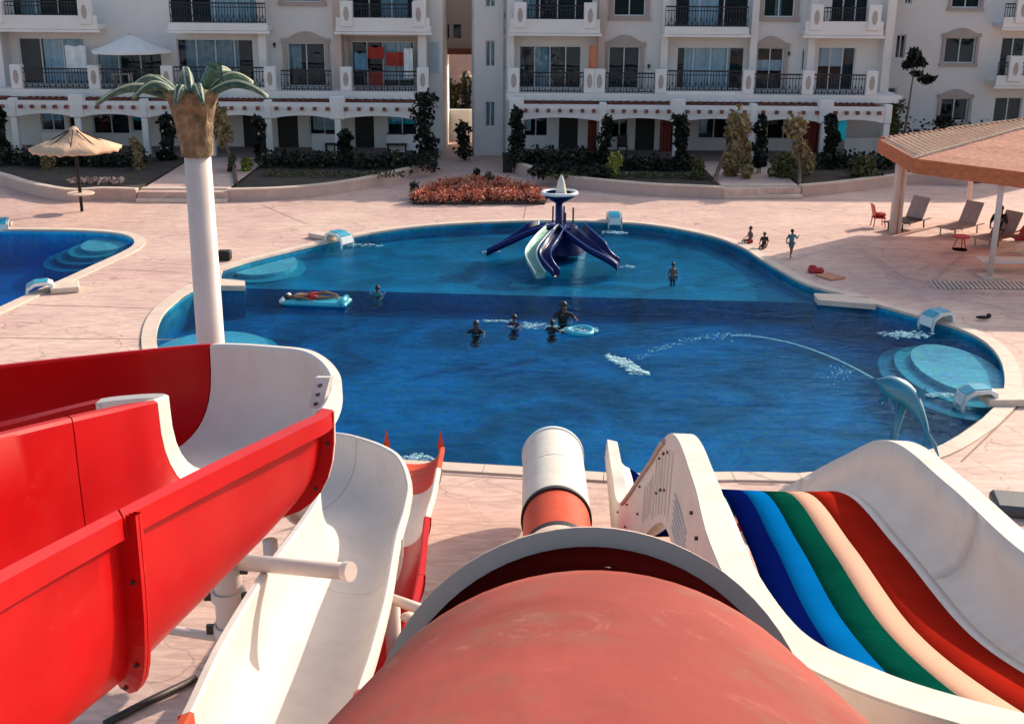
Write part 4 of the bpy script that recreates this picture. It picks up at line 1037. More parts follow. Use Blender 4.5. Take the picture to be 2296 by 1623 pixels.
M['lane_navy'] = mat('lane_navy', (.001, .004, .055), .4, .1, 1.5, .02, 8, spec=0); M['lane_blue'] = mat('lane_blue', (.001, .10, .30), .4, .08, 1.5, .02, 8, spec=0)
M['lane_green'] = mat('lane_green', (.001, .045, .03), .4, .2, 2.5, .02, 8, spec=0, dirt=.2, dirtcol=(.004, .10, .07))
M['lane_peach'] = mat('lane_peach', (.68, .36, .22), .4, .04, 1.5, .02, 8, spec=.2); M['lane_red'] = mat('lane_red', (.34, .016, .008), .4, .12, 1.8, .02, 8, spec=0)
lanes = [('lane_navy', .02, .18), ('lane_blue', .18, .34), ('lane_green', .34, .52), ('lane_peach', .52, .67), ('lane_red', .67, .93), ('white_gel', .93, 1.0)]
for nm, a, c in lanes: ribbon('lane' if nm != 'white_gel' else 'gutter', [fl5(a + .001), fl5((a + c) / 2), fl5(c - .001)], M[nm], 0, None)
# ribs, bolts and a bracket on the outer side of the left wall
def sk(i, s): return rails['Lout'][i].lerp(rails['Lskirt'][i], s) - hdir(RR[i] - LL[i]) * .012
for s in (.50, .57, .64, .71, .78, .85):
    b = MB(); b.tube([sk(50, s), sk(56, s)], .012, 6); b.build('stiffening_rib', M['white_gel'], t5)
for i in (58, 59.5, 61, 62.5, 64, 65.5):
    k_ = int(i); f_ = i - k_; g_ = lambda s: sk(k_, s).lerp(sk(k_ + 1, s), f_)
    b = MB(); b.tube([g_(.16), g_(.9)], .013, 6); b.build('stiffening_rib', M['white_gel'], t5)
for i in (67, 68, 69, 70):
    b = MB(); b.tube([sk(i, .3), sk(i, .8)], .012, 6); b.build('stiffening_rib', M['white_gel'], t5)
b = MB(); b.tube([sk(i, .06) - Vector((.01, 0, 0)) for i in range(62, 79)], .03, 6); b.build('edge_strip', M['trim'], t5)
for i in (36, 40, 44, 48, 60, 62, 64, 72, 76, 80):
    for s in (.2, .62):
        q = sk(i, s); b = MB(); b.tube([q + Vector((.02, 0, 0)), q - Vector((.02, 0, 0))], .016, 8); b.build('bolt', M['dark_steel'], t5)

# ------------------------------------------------------------------ masts, arms and supports
mast = thing('palm_mast', 'white mast topped by a painted artificial palm, behind the red flume', 'mast', (0, 11, 0))
mx = PY(443, 350, 11.0).x; mxb = PY(509, 1300, 11.0).x; mxc = (mx + mxb) / 2; mast.location = (mxc, 11, 0)
zt = PY(443, 350, 11).z
b = MB(); b.tube([(mxb, 11, 0), (mxc, 11, zt / 2), (mx, 11, zt)], [.152, .140, .120], 28); b.build('mast_pole', M['steel_white'], mast, True)
b = MB(); rs = []; 
N = 36; prof = [(.122, zt), (.135, zt + .16), (.155, zt + .34), (.185, zt + .47), (.22, zt + .57), (.17, zt + .60)]
vs = []; fs = []
for (r, z) in prof:
    for k in range(N):
        t = 2 * math.pi * k / N; rr = r * (1 + .13 * abs(math.sin(t * 4 + z * 3)) + .06 * math.sin(k * 2.4 + z * 31)); vs.append((mx - .03 * (z - zt) + rr * math.cos(t), 11 + rr * math.sin(t), z))
for i in range(len(prof) - 1):
    for k in range(N): fs.append((i * N + k, i * N + (k + 1) % N, (i + 1) * N + (k + 1) % N, (i + 1) * N + k))
b.add(vs, fs); b.build('palm_trunk', M['bark'], mast, True)
M['frond_pale'] = mat('pale_frond_edge', (.42, .44, .30), .6, .3, 8, .2, 20)
fronds = [(178, .76, -.02, .23), (158, .55, .10, .2), (205, .40, .05, .2), (20, .45, .16, .2), (-5, .60, .06, .2), (55, .40, .22, .16), (-60, .25, .02, .2), (-100, .22, .0, .2), (110, .4, .2, .16)]
for (an, ln, dz, w) in fronds:
    a = R(an); d = Vector((math.cos(a), math.sin(a), 0)); s = Vector((-d.y, d.x, 0)); z0 = zt + .50; base = Vector((mx - .02, 11, z0)); vs = []; fs = []; N = 12
    for i in range(N + 1):
        t = i / N; q = base + d * (.10 + ln * t) + Vector((0, 0, .16 * math.sin(min(1, t * 1.5) * math.pi / 2) + dz * t - .20 * t ** 3))
        ww = w * (.50 + .25 * math.sin(math.pi * min(1, t * 1.1))) * (1 - t ** 3) * .34 + .006
        vs += [q - s * ww - Vector((0, 0, ww * .85)), q - s * ww * .5 + Vector((0, 0, 0)), q + Vector((0, 0, .02)), q + s * ww * .5, q + s * ww - Vector((0, 0, ww * .85))]
    for i in range(N):
        for k in range(4): fs.append((5 * i + k, 5 * i + k + 1, 5 * i + 6 + k, 5 * i + 5 + k))
    o = mesh_obj('frond', vs, fs, M['palm_green'], mast, True)
    eb = MB(); eb.tube([vs[5 * i + 1] + Vector((0, 0, .022)) for i in range(N + 1)], .012, 5); eb.tube([vs[5 * i + 3] + Vector((0, 0, .022)) for i in range(N + 1)], .012, 5); eb.build('frond_edge', M['frond_pale'], o, True)
    sm = o.modifiers.new('shell', 'SOLIDIFY'); sm.thickness = .018
b = MB(); p0 = Vector((mx + .06, 11, zt + .52)); b.tube([p0, p0 + Vector((.05, 0, .12)), p0 + Vector((.13, .02, .25))], [.05, .045, .06], 8)
b.add([p0 + Vector((.05, 0, .2)), p0 + Vector((.22, 0, .16)), p0 + Vector((.20, .05, .31)), p0 + Vector((.08, .03, .30))], [(0, 1, 2, 3)]); b.build('frond', M['palm_green'], mast)
# collars and arms
zc = PY(509, 1300, 11).z
for k, zz in enumerate((zc + .16, zc - .16, zc - .55)):
    q = MB(); q.lathe((mxb + .002, 11, 0), [(.15, zz - .05), (.175, zz - .05), (.175, zz + .05), (.15, zz + .05)], 24); cl = q.build('collar', M['steel_white'], mast)
    for a in (.3, 3.0):
        q = MB(); q.box((mxb + .2 * math.cos(a), 11 - .2 * abs(math.sin(a)), zz), (.08, .05, .10)); q.build('clamp', M['dark_steel'], cl)
a0 = Vector((mxb + .05, 10.95, PY(510, 1252, 11).z)); a1 = P(785, 1281, 3.62)
b = MB(); b.tube([a0, a1], .082, 18); arm = b.build('support_arm', M['steel_white'], mast, True)
b = MB(); b.tube([a1 - (a1 - a0).normalized() * .06, a1 + (a1 - a0).normalized() * .01], .095, 18); b.build('arm_end', M['steel_white'], arm)
b = MB(); b.tube([a0 + Vector((0, 0, -.05)), P(350, 1210, 5.2)], .07, 12); b.build('support_arm', M['steel_white'], mast, True)
b = MB(); b.tube([a0 + Vector((0, 0, -.9)), P(300, 1400, 2.2), P(120, 1440, 2.2)], .05, 10); b.build('brace', M['steel_white'], mast, True)
# short arm between white flume and tube
q0, q1 = P(868, 1338, 2.85), P(952, 1368, 2.85)
s2 = thing('slide_support', 'short white steel arm and post between the white flume and the salmon tube', 'support post', (q0.x, q0.y, 0), 'white slide supports')
b = MB(); b.tube([q0, q1], .055, 12); b.build('support_arm', M['steel_white'], s2, True)
b = MB(); b.tube([P(880, 1350, 2.75), Vector((P(880, 1350, 2.7).x, P(880, 1350, 2.7).y, 0))], .08, 14); b.build('post', M['steel_white'], s2, True)
b = MB(); b.ball(P(916, 1383, 2.7), .075, 6, (1.2, 1, .7)); b.build('knuckle', M['steel_white'], s2, True)
def post(x, y, z, label, r=.09, foot=.3):
    t = thing('slide_support', label, 'support post', (x, y, 0), 'white slide supports'); b = MB(); b.tube([(x, y, 0), (x, y, z)], r, 14); b.build('post', M['steel_white'], t, True)
    b = MB(); b.box((x, y, .02), (foot, foot, .03)); b.build('base_plate', M['dark_steel'], t)
post(.62, 11.2, 1.5, 'white post under the middle of the tube slide, beside the rainbow slide')
post(.68, 16.6, .8, 'short white post under the lower end of the tube slide')
post(-1.85, 16.5, 1.0, 'short white post under the narrow red and white slide')
post(2.9, 10.0, 4.0, 'tall white post under the hump of the rainbow slide', .12)
post(2.6, 15.5, 1.0, 'short white post under the lower end of the rainbow slide', .1)
post(-3.2, 14.5, 1.8, 'white post under the far bend of the white flume', .1)
post(-2.6, 4.8, 5.9, 'tall white post under the near lane of the red flume', .1)
# dark pipe on the deck at the lower left, grey mat at the right
b = MB(); b.tube([P(235, 1622, .06), P(330, 1572, .06), P(440, 1520, .06)], .05, 8); tag(b.build('drain_pipe', M['dark_steel'], smooth=True), 'dark pipe lying on the cracked deck at the lower left', 'pipe')
b = MB(); p = P(2272, 1146, 0); b.box(p + Vector((.3, 0, .11)), (1.3, .8, .22), rz=-.2, bev=.06); tag(b.build('ground_box', mat('grey_plastic', (.07, .07, .075), .5, .1, 3, .1)), 'dark grey rounded box on the deck at the right edge behind the rainbow slide', 'box')
# ------------------------------------------------------------------ parasols and pavilion
pf = P(184, 474, 0); t = thing('thatched_parasol', 'thatched mushroom parasol with a small round table on its pole, at the far left', 'parasol', pf)
H = zat(283, 165, pf.y) ; zr = zat(330, 168, pf.y); rr = abs(PY(266, 325, pf.y).x - PY(70, 325, pf.y).x) / 2
cx = PY(168, 320, pf.y).x
b = MB(); N = 48; prof = [(0.02, H), (.12, H - .05), (.30, zr + (H - zr) * .66), (.65, zr + (H - zr) * .42), (1.15, zr + (H - zr) * .2), (rr, zr - .02), (rr - .03, zr - .12), (rr - .25, zr - .03), (.6, zr + .3), (.05, H - .12)]
vs = []; fs = []
for j, (r, z) in enumerate(prof):
    for k in range(N):
        a = 2 * math.pi * k / N; q = 1 + (.035 * math.sin(k * 5.1) + .02 * math.sin(k * 2.3)) * min(1, j / 4); vs.append((cx + r * q * math.cos(a), pf.y + r * q * math.sin(a), z + (.04 * math.sin(k * 3.3 + j) if j in (4, 5, 6) else 0)))
for i in range(len(prof) - 1):
    for k in range(N): fs.append((i * N + k, i * N + (k + 1) % N, (i + 1) * N + (k + 1) % N, (i + 1) * N + k))
b.add(vs, fs); b.build('thatch_roof', M['thatch'], t, True)
b = MB(); b.tube([(pf.x, pf.y, -.01), ((pf.x + cx) / 2, pf.y, H * .5), (cx, pf.y, H - .2)], [.06, .075, .09], 10); b.build('pole', M['black'], t, True)
zt_ = zat(433, 182, pf.y); b = MB(); b.lathe((PY(181, 433, pf.y).x, pf.y, 0), [(.06, zt_ - .04), (.5, zt_ - .04), (.52, zt_), (.5, zt_ + .02), (.06, zt_ + .02)], 28); b.build('round_table', M['coping'], t)
for k in range(8):
    a = k * math.pi / 4 + .2; b = MB(); b.tube([(cx, pf.y, zr + .75), (cx + rr * .8 * math.cos(a), pf.y + rr * .8 * math.sin(a), zr + .02)], .025, 6); b.build('rafter', M['beam_dark'], t)

PC = Vector((18.8, 41.0, 0)); RP = 6.26; ZR, ZA = 3.42, 4.65
pv = thing('pavilion', 'large eight sided pavilion with orange woven roof on white posts, at the right', 'pavilion', PC)
def pcn(k, r=RP, z=ZR):
    a = R(199.6 + 45 * k); return PC + Vector((r * math.cos(a), r * math.sin(a), z))
apex = PC + Vector((0, 0, ZA)); M['reed_sunlit'] = mat_weave('sunlit_woven_mat', (.80, .50, .37), .06, (5, 5, 1))
for k in range(8):
    a, c = pcn(k), pcn(k + 1); vs = []; fs = []
    N = 9
    for i in range(N + 1):
        for j in range(7):
            e0, e1 = a.lerp(apex, i / N), c.lerp(apex, i / N); q = e0.lerp(e1, j / 6); q.z -= .05 * math.sin(math.pi * j / 6) * (1 - i / N); vs.append(q + Vector((0, 0, .012 * (i % 2))))
    for i in range(N):
        for j in range(6): fs.append((i * 7 + j, i * 7 + j + 1, i * 7 + j + 8, i * 7 + j + 7))
    mesh_obj('roof_panel', vs, fs, M['reed'] if k != 7 else M['reed_sunlit'], pv)  # left panel: same mat, with the sunlight put into a paler colour
    # fascia board, pale border with small battens, hip cover and rafter
    e = (c - a).normalized(); nrm = Vector((e.y, -e.x, 0)); 
    b = MB(); b.add([a + nrm * .03, c + nrm * .03, c + nrm * .03 - Vector((0, 0, .48)), a + nrm * .03 - Vector((0, 0, .48)), a - nrm * .02, c - nrm * .02, c - nrm * .02 - Vector((0, 0, .48)), a - nrm * .02 - Vector((0, 0, .48))],
                    [(0, 3, 2, 1), (4, 5, 6, 7), (0, 1, 5, 4), (3, 7, 6, 2), (0, 4, 7, 3), (1, 2, 6, 5)]); fixn(b.build('fascia', M['reed_edge'], pv))
    hip = (apex - a).normalized()
    b = MB(); b.tube([a + Vector((0, 0, .02)), apex + Vector((0, 0, .03))], .045, 6); b.build('hip_cover', M['reed_pale'] if k % 2 == 0 else M['reed_edge'], pv)
    b = MB(); b.tube([a - Vector((0, 0, .10)), apex - Vector((0, 0, .14))], .05, 6); b.build('rafter', M['steel_white'], pv)
    if k == 7:
        for i in range(30):
            q0, q1 = a.lerp(apex, .03 + i * .027), c.lerp(apex, .03 + i * .027)
            b = MB(); b.tube([q0 + Vector((0, 0, .05)), q0.lerp(q1, .5) + Vector((0, 0, .035)), q1 + Vector((0, 0, .05))], .03, 5); b.build('batten', M['reed_pale'], pv)
b = MB(); b.lathe(PC, [(.02, ZA + .16), (1.25, ZA - .20), (1.25, ZA - .26), (.02, ZA + .06)], 8); b.build('vent_cap', M['reed_edge'], pv)
for (u, v) in ((2000, 524), (2166, 492)):
    p = P(u, v, 0); d = (PC - p); zz = ZR + (ZA - ZR) * max(0, 1 - Vector((d.x, d.y, 0)).length / (RP * .96)) - .08
    b = MB(); b.tube([p, p + Vector((0, 0, zz))], .13 if u == 2000 else .085, 16); b.build('post', M['steel_white'], pv, True)
    if u == 2000: b = MB(); b.tube([p + Vector((.24, .05, 0)), p + Vector((.24, .05, zz))], .085, 14); b.build('post', M['steel_white'], pv, True)
p = Vector((15.0, 36.9, 0)); b = MB(); b.tube([p, p + Vector((0, 0, ZR - .02))], .09, 16); b.build('post', M['steel_white'], pv, True)
b = MB(); b.box(p + Vector((0, 0, .03)), (.6, .6, .06)); b.build('post_base', M['coping'], pv)
for k in (2, 3, 4, 5):
    q = pcn(k, RP * .88, 0); b = MB(); b.tube([q, q + Vector((0, 0, ZR + .1))], .09, 12); b.build('post', M['steel_white'], pv, True)
# slatted drain grille in the deck below the front post
g = thing('drain_grille', 'slatted pale grille set in the deck around the front pavilion post', 'grille', P(2190, 642, 0))
g0, g1 = P(2092, 640, 0), P(2330, 640, 0)
for i in range(24):
    q = g0.lerp(g1, i / 23); b = MB(); b.box(q + Vector((0, 0, .016)), (.07, .95, .03), rz=-.12); b.build('slat', M['coping'], g)
b = MB(); b.box((g0 + g1) / 2 + Vector((0, 0, .004)), ((g1 - g0).length, 1.02, .006)); b.build('tray', M['joint'], g)

# ------------------------------------------------------------------ loungers and tables
def lounger(c, ang, label, back='grey_fabric', bed='white_plastic', flat=False):
    t = thing('sun_lounger', label, 'sun lounger', c, 'sun loungers around the pavilion'); c = Vector(c); ca, sa = math.cos(ang), math.sin(ang)
    def W(x, y, z): return c + Vector((x * ca - y * sa, x * sa + y * ca, z))
    def slab(x0, z0, x1, z1, w, th, m, nm):
        b = MB(); vs = [W(x0, -w, z0), W(x0, w, z0), W(x1, w, z1), W(x1, -w, z1)]; lo = [q - Vector((0, 0, th)) for q in vs]
        b.add(vs + lo, [(0, 1, 2, 3), (7, 6, 5, 4), (0, 4, 5, 1), (1, 5, 6, 2), (2, 6, 7, 3), (3, 7, 4, 0)]); return fixn(b.build(nm, m, t))
    slab(-1.0, .34, .45, .36, .32, .04, M[bed], 'bed')
    if flat: slab(.47, .36, 1.0, .42, .32, .04, M[bed], 'backrest')
    else: slab(.43, .38, .80, 1.12, .36, .05, M[back], 'backrest')
    for s in (-1, 1):
        b = MB(); b.tube([W(-1.0, s * .33, .31), W(-.2, s * .33, .28), W(1.0, s * .33, .33)], .028, 8); b.build('side_rail', M[bed], t)
        for x in (-.72, .62): b = MB(); b.tube([W(x, s * .30, .31), W(x + .03, s * .31, 0)], .028, 8); b.build('leg', M[bed], t)
    return t
lounger(P(2032, 512, 0), R(38), 'lounger with a raised taupe backrest beside the double pavilion post', bed='dark_steel')
lounger(P(2150, 524, 0), R(36), 'lounger with raised taupe backrest, second from the double post', bed='grey_fabric')
lounger(P(2232, 548, 0), R(30), 'lounger carrying the person in black', bed='grey_fabric')
lounger(P(2262, 604, 0), R(-4), 'low white lounger in front of the seated people at the right edge', flat=True)
lounger(P(2330, 566, 0), R(2), 'lounger cut by the right border behind the white one', bed='white_plastic')
def stable(c, label, h=.5, r=.3, m='red_plastic'):
    t = thing('side_table', label, 'table', c, 'small red tables under the pavilion'); c = Vector(c)
    b = MB(); b.lathe(c, [(.01, h), (r, h), (r + .02, h - .02), (r, h - .05), (.01, h - .05)], 20); b.build('table_top', M[m], t)
    for k in range(3):
        a = k * 2.1 + .4; b = MB(); b.tube([c + Vector((.1 * math.cos(a), .1 * math.sin(a), h - .05)), c + Vector((.26 * math.cos(a), .26 * math.sin(a), 0))], .022, 6); b.build('leg', M[m], t)
stable(P(2152, 560, 0), 'round red table with a dark top beside the person in black')
b = MB(); p = P(2152, 560, .5); b.lathe(p, [(.01, .03), (.22, .03), (.24, .0)], 18); tag(b.build('tray', M['maroon']), 'dark round tray on the red table', 'tray')
tb = thing('red_chair', 'small red plastic chair left of the double pavilion post', 'chair', P(1968, 508, 0)); c0 = tb.location.copy()
b = MB(); b.box(c0 + Vector((0, 0, .36)), (.46, .44, .05), bev=.02); b.build('seat', M['red_plastic'], tb)
b = MB(); b.box(c0 + Vector((-.20, .05, .62)), (.05, .44, .48), ry=-.25, bev=.02); b.build('backrest', M['red_plastic'], tb)
for sx in (-1, 1):
    for sy in (-1, 1): b = MB(); b.tube([c0 + Vector((sx * .18, sy * .17, .35)), c0 + Vector((sx * .22, sy * .2, 0))], .022, 6); b.build('leg', M['red_plastic'], tb)
b = MB(); b.box(c0 + Vector((.05, -.02, .46)), (.34, .3, .16), rz=.4, bev=.05); tag(b.build('bag', M['cl_red']), 'red bag on the small red chair', 'bag')
# things lying on the deck by the pool edge
b = MB(); p = P(1829, 611, 0); b.box(p + Vector((0, 0, .08)), (.50, .34, .16), rz=-.2, bev=.06); b.ball(p + Vector((-.1, .05, .17)), .11, 5, (1.2, 1, .6)); tag(b.build('folded_towel', M['cl_red']), 'crumpled bright red towel on the deck beside the orange mat', 'towel')
b = MB(); p = P(1862, 622, 0); b.box(p + Vector((0, 0, .03)), (.62, .75, .06), rz=.5, bev=.025); tag(b.build('foam_mat', M['tan_mat']), 'orange foam mat lying on the deck near the pool ledge', 'mat')
b = MB(); p = P(504, 583, 0); b.box(p + Vector((0, 0, .16)), (.42, .36, .32), bev=.03); tag(b.build('black_box', M['black']), 'black speaker like box on the deck right of the palm mast', 'box')
b = MB(); p = P(2204, 715, .03); b.ball(p + Vector((0, 0, .05)), .10, 5, (2.2, .8, .5)); b.ball(p + Vector((.16, .02, .09)), .07, 5); tag(b.build('sandal_pile', M['black'], smooth=True), 'black sandals left on the pool edge behind the right water spout', 'sandals')
b = MB(); p = PY(1138, 365, P(1138, 386, 0).y); b.box((p.x, p.y, .42), (.45, .45, .84), bev=.03); b.box((p.x, p.y, .87), (.5, .5, .06)); tag(b.build('litter_bin', M['black']), 'dark square bin at the start of the wall right of the path', 'bin')

# ------------------------------------------------------------------ toddler slide with mushroom post
tc_ = P(1252, 562, WZ); TS = thing('toddler_slide', 'navy blue play slide with several chutes and a mushroom post in the shallow pool', 'play slide', tc_)
px, py = tc_.x, tc_.y
ztop = zat(392, 1259, py); zring = zat(434, 1258, py); zpl = zat(505, 1250, py)
b = MB(); b.tube([(px, py, -.5), (px, py, zring)], .13, 18); b.build('post', M['blue_plastic'], TS, True)
rr_ = abs(PY(1298, 434, py).x - PY(1218, 434, py).x) / 2
b = MB(); b.lathe((px, py, 0), [(.14, zring - .32), (rr_ * .8, zring - .12), (rr_, zring + .02), (rr_ - .03, zring + .05), (rr_ * .75, zring - .06), (.12, zring - .16)], 32); b.build('dish', M['blue_plastic'], TS, True)
b = MB(); b.lathe((px, py, 0), [(rr_ - .10, zring + .03), (rr_ - .08, zring + .08), (rr_ + .03, zring + .07), (rr_ + .04, zring - .01), (rr_ - .02, zring - .02)], 32); b.build('dish_rim', M['pool_white'], TS, True)
b = MB(); b.lathe((px + .05, py, 0), [(.22, zring - .10), (.17, zring + .12), (.12, zring + .4), (.07, ztop - .1), (.02, ztop)], 16); b.build('spike', M['cream_gel'], TS, True)
b = MB(); b.lathe((px, py, 0), [(.02, zpl), (.62, zpl), (.66, zpl - .06), (.60, zpl - .12), (.02, zpl - .12)], 10); b.build('platform', M['blue_plastic'], TS)
b = MB(); b.tube([(px, py, zpl - .1), (px, py, -.5)], [.34, .40], 10); b.build('platform_base', M['blue_plastic'], TS)
for k in range(10):
    a = k * .628; q = Vector((px + .62 * math.cos(a), py + .62 * math.sin(a), zpl)); 
    if k in (1, 2, 3, 8): b = MB(); b.tube([q, q + Vector((0, 0, .55))], .03, 6); b.build('guard_post', M['blue_plastic'], TS)
def chute(pts, w, inner, outer, h=.15, lanes=1):
    w *= .86
    q = cr([Vector(p) for p in pts], 8); vs = []; n = len(q); prof = [(-w, h), (-w, 0), (-w * .5, -.05)] + ([(0, -.02)] if lanes == 1 else [(-.04, 0), (0, .14), (.04, 0)]) + [(w * .5, -.05), (w, 0), (w, h)]
    for i, p in enumerate(q):
        d = hdir(q[min(i + 1, n - 1)] - q[max(0, i - 1)]); s = Vector((-d.y, d.x, 0))
        for x, z in prof: vs.append(p + s * x + Vector((0, 0, z)))
    K = len(prof); fs = []
    for i in range(n - 1):
        for k in range(K - 1): fs.append((i * K + k, i * K + k + 1, (i + 1) * K + k + 1, (i + 1) * K + k))
    o = mesh_obj('chute', vs, fs, inner, TS, True); sm = o.modifiers.new('shell', 'SOLIDIFY'); sm.thickness = .03
    for s in (0, K - 1):
        b = MB(); b.tube([vs[i * K + s] for i in range(n)], .024, 6); b.build('chute_rim', outer, o, True)
    return o
def ch(u, v, z): return P(u, v, z)
c0 = Vector((px, py, zpl))
M['chute_teal'] = mat('pale_teal_fibreglass', (.22, .42, .36), .4, .2, 2, .05, 10, spec=.2)
chute([c0 + Vector((.40, -.30, -.05)), ch(1300, 532, .66), ch(1342, 566, .34), ch(1386, 600, -.12)], .52, M['blue_plastic'], M['blue_edge'], h=.20, lanes=2)
chute([c0 + Vector((-.42, -.2, -.05)), ch(1192, 520, .66), ch(1148, 543, .32), ch(1098, 568, -.12)], .42, M['blue_plastic'], M['blue_edge'], h=.20, lanes=2)
chute([c0 + Vector((-.22, -.5, -.03)), ch(1212, 540, .68), ch(1190, 577, .36), ch(1212, 623, -.14)], .21, M['chute_teal'], M['pool_white'], h=.16)
chute([c0 + Vector((.05, -.55, -.05)), ch(1240, 545, .66), ch(1222, 580, .34), ch(1248, 620, -.14)], .20, M['blue_plastic'], M['blue_edge'], h=.18)
b = MB(); cc = Vector((px, py, 0)); prof = [(.64, zpl - .08), (.75, zpl - .35), (.90, .25), (1.0, -.16)]; vs = []; fs = []
for j, (r, z) in enumerate(prof):
    for k in range(40): a_ = 2 * math.pi * k / 40; vs.append(cc + Vector((r * math.cos(a_) * (1 + .08 * math.sin(4 * a_)), r * math.sin(a_) * .8, z)))
for i in range(3):
    for k in range(40): fs.append((i * 40 + k, i * 40 + (k + 1) % 40, (i + 1) * 40 + (k + 1) % 40, (i + 1) * 40 + k))
b.add(vs, fs); b.build('skirt', M['blue_plastic'], TS, True)

# ------------------------------------------------------------------ dolphin fountain and its jet
sn = PY(1962, 851, 22.4); tl_ = P(2088, 992, -.05)
D = thing('dolphin_fountain', 'turquoise leaping dolphin statue spouting a long arc of water across the deep pool', 'fountain', P(2030, 960, WZ))
body = [sn, PY(1978, 858, 22.35), PY(2000, 868, 22.3), PY(2028, 882, 22.25), PY(2052, 910, 22.15), PY(2070, 945, 22.0), PY(2080, 975, 21.8)]
b = MB(); q = cr(body, 4); rs = [.025, .035, .05, .075, .11, .14, .165, .18, .19, .195, .195, .19, .18, .17, .155, .14, .125, .11, .095, .08, .07, .06, .05, .04, .03]
b.tube(q, [r_ * 1.2 for r_ in rs[:len(q)]], 16); dl = b.build('body', M['dolphin'], D, True)
b = MB(); q0 = PY(2046, 880, 22.2); b.add([q0, q0 + Vector((.22, -.1, -.12)), q0 + Vector((.24, -.02, .10)), q0 + Vector((.03, .03, -.02))], [(0, 1, 2), (0, 2, 3), (1, 3, 2), (0, 3, 1)]); b.build('dorsal_fin', M['dolphin'], D)
for s in (-1, 1):
    b = MB(); e = q[-1]; b.tube([e, e + Vector((.09 * s + .02, -.12, -.16)), e + Vector((.17 * s + .02, -.2, -.36))], [.05, .045, .012], 8); b.build('tail_fluke', M['dolphin'], D)
    b = MB(); e = q[9]; b.tube([e + Vector((-.1, -.05, -.1)), e + Vector((-.14 + .05 * s, -.2 * s, -.32)), e + Vector((-.10 + .05 * s, -.26 * s, -.42))], [.05, .045, .012], 8); b.build('side_fin', M['dolphin'], D)
b = MB(); e = q[12]; b.tube([e + Vector((0, 0, -.1)), e + Vector((-.12, 0, -.9)), e + Vector((-.15, 0, -2.2))], [.10, .07, .10], 12); b.build('pedestal', M['dolphin'], D, True)
sp0, sp1, spm = sn + Vector((-.03, .02, .02)), P(1430, 803, WZ), None
arc = []
pm = PY(1650, 752, (sp0.y + sp1.y) / 2)
for i in range(61):
    t_ = i / 60; x = sp0.x + (sp1.x - sp0.x) * t_; y = sp0.y + (sp1.y - sp0.y) * t_
    z = (1 - t_) * (1 - 2 * t_) * sp0.z + 4 * t_ * (1 - t_) * pm.z + t_ * (2 * t_ - 1) * sp1.z; arc.append(Vector((x, y, z)))
b = MB(); b.tube(arc[:34], [.008 + .007 * abs(math.sin(i * 1.3)) for i in range(34)], 6)
rnd = random.Random(5)
for i in range(30, 61):
    for k in range(5):
        t_ = rnd.random(); q_ = arc[i - 1].lerp(arc[i], t_) + Vector((rnd.gauss(0, .03), rnd.gauss(0, .03), rnd.gauss(0, .035) + .0)); b.ball(q_, rnd.uniform(.005, .016), 3, (1.6, 1, 1))
for i in range(40): q_ = PY(1880, 838, 22.8); b.ball(q_ + Vector((rnd.gauss(0, .16), rnd.gauss(0, .1), rnd.gauss(0, .14))), rnd.uniform(.006, .018), 3)
o = b.build('water_jet', M['jet'], smooth=True); tag(o, 'thin arc of water flying from the dolphin to the middle of the pool', 'water jet', None, 'stuff')
fo = thing('splash', 'long pale splash where the dolphin jet lands in the deep pool', 'splash', P(1410, 818, WZ)); fo['kind'] = 'stuff'
b = MB()
for i in range(260):
    t_ = rnd.random(); q_ = P(1362 + 92 * t_, 800 + 40 * t_, WZ) + Vector((0, rnd.gauss(0, .28) * (1 - abs(2 * t_ - .9) * .8), 0)); s = rnd.uniform(.012, .05); b.ball(q_ + Vector((0, 0, rnd.random() * .03)), s, 3, (1.9, 1.4, .3))
b.build('foam', M['foam'], fo, True)

# ------------------------------------------------------------------ inflatable mattress
lp0, lp1 = P(640, 676, WZ), P(783, 682, WZ)
lt = thing('air_mattress', 'turquoise air mattress floating by the underwater step with a bather lying on it', 'air mattress', lp0.lerp(lp1, .5))
d = (lp1 - lp0); L_ = d.length; d.normalize(); s = Vector((-d.y, d.x, 0))
for k in range(5):
    b = MB(); o_ = s * (k - 2) * .15; b.tube([lp0 + o_ + Vector((0, 0, .02)), lp0 + o_ + d * .1 + Vector((0, 0, .05)), lp1 + o_ - d * .1 + Vector((0, 0, .05)), lp1 + o_ + Vector((0, 0, .02))], [.04, .08, .08, .04], 10); b.build('air_chamber', M['lilo'], lt, True)
b = MB(); b.tube([lp1 - d * .18 + s * .38 + Vector((0, 0, .10)), lp1 - d * .12 + Vector((0, 0, .15)), lp1 - d * .18 - s * .38 + Vector((0, 0, .10))], .09, 10); b.build('pillow_roll', M['lilo'], lt, True)
b = MB(); b.tube([lp0 + s * .38 + Vector((0, 0, .10)), lp0 + Vector((0, 0, .12)), lp0 - s * .38 + Vector((0, 0, .10))], .07, 10); b.build('foot_roll', M['pool_white'], lt, True)
# ring added on the water in place of a pale arc of water
rc = P(1300, 744, WZ) + Vector((0, 0, .03)); b = MB(); q = [rc + Vector((.34 * math.cos(a / 24 * 6.283), .34 * math.sin(a / 24 * 6.283), .02 * math.sin(a / 12 * 6.283))) for a in range(25)]
b.tube(q, .065, 8); tag(b.build('water_arc_ring', M['lilo'], smooth=True), 'turquoise ring standing in for an arc of water to the right of the tall bather', 'water arc')
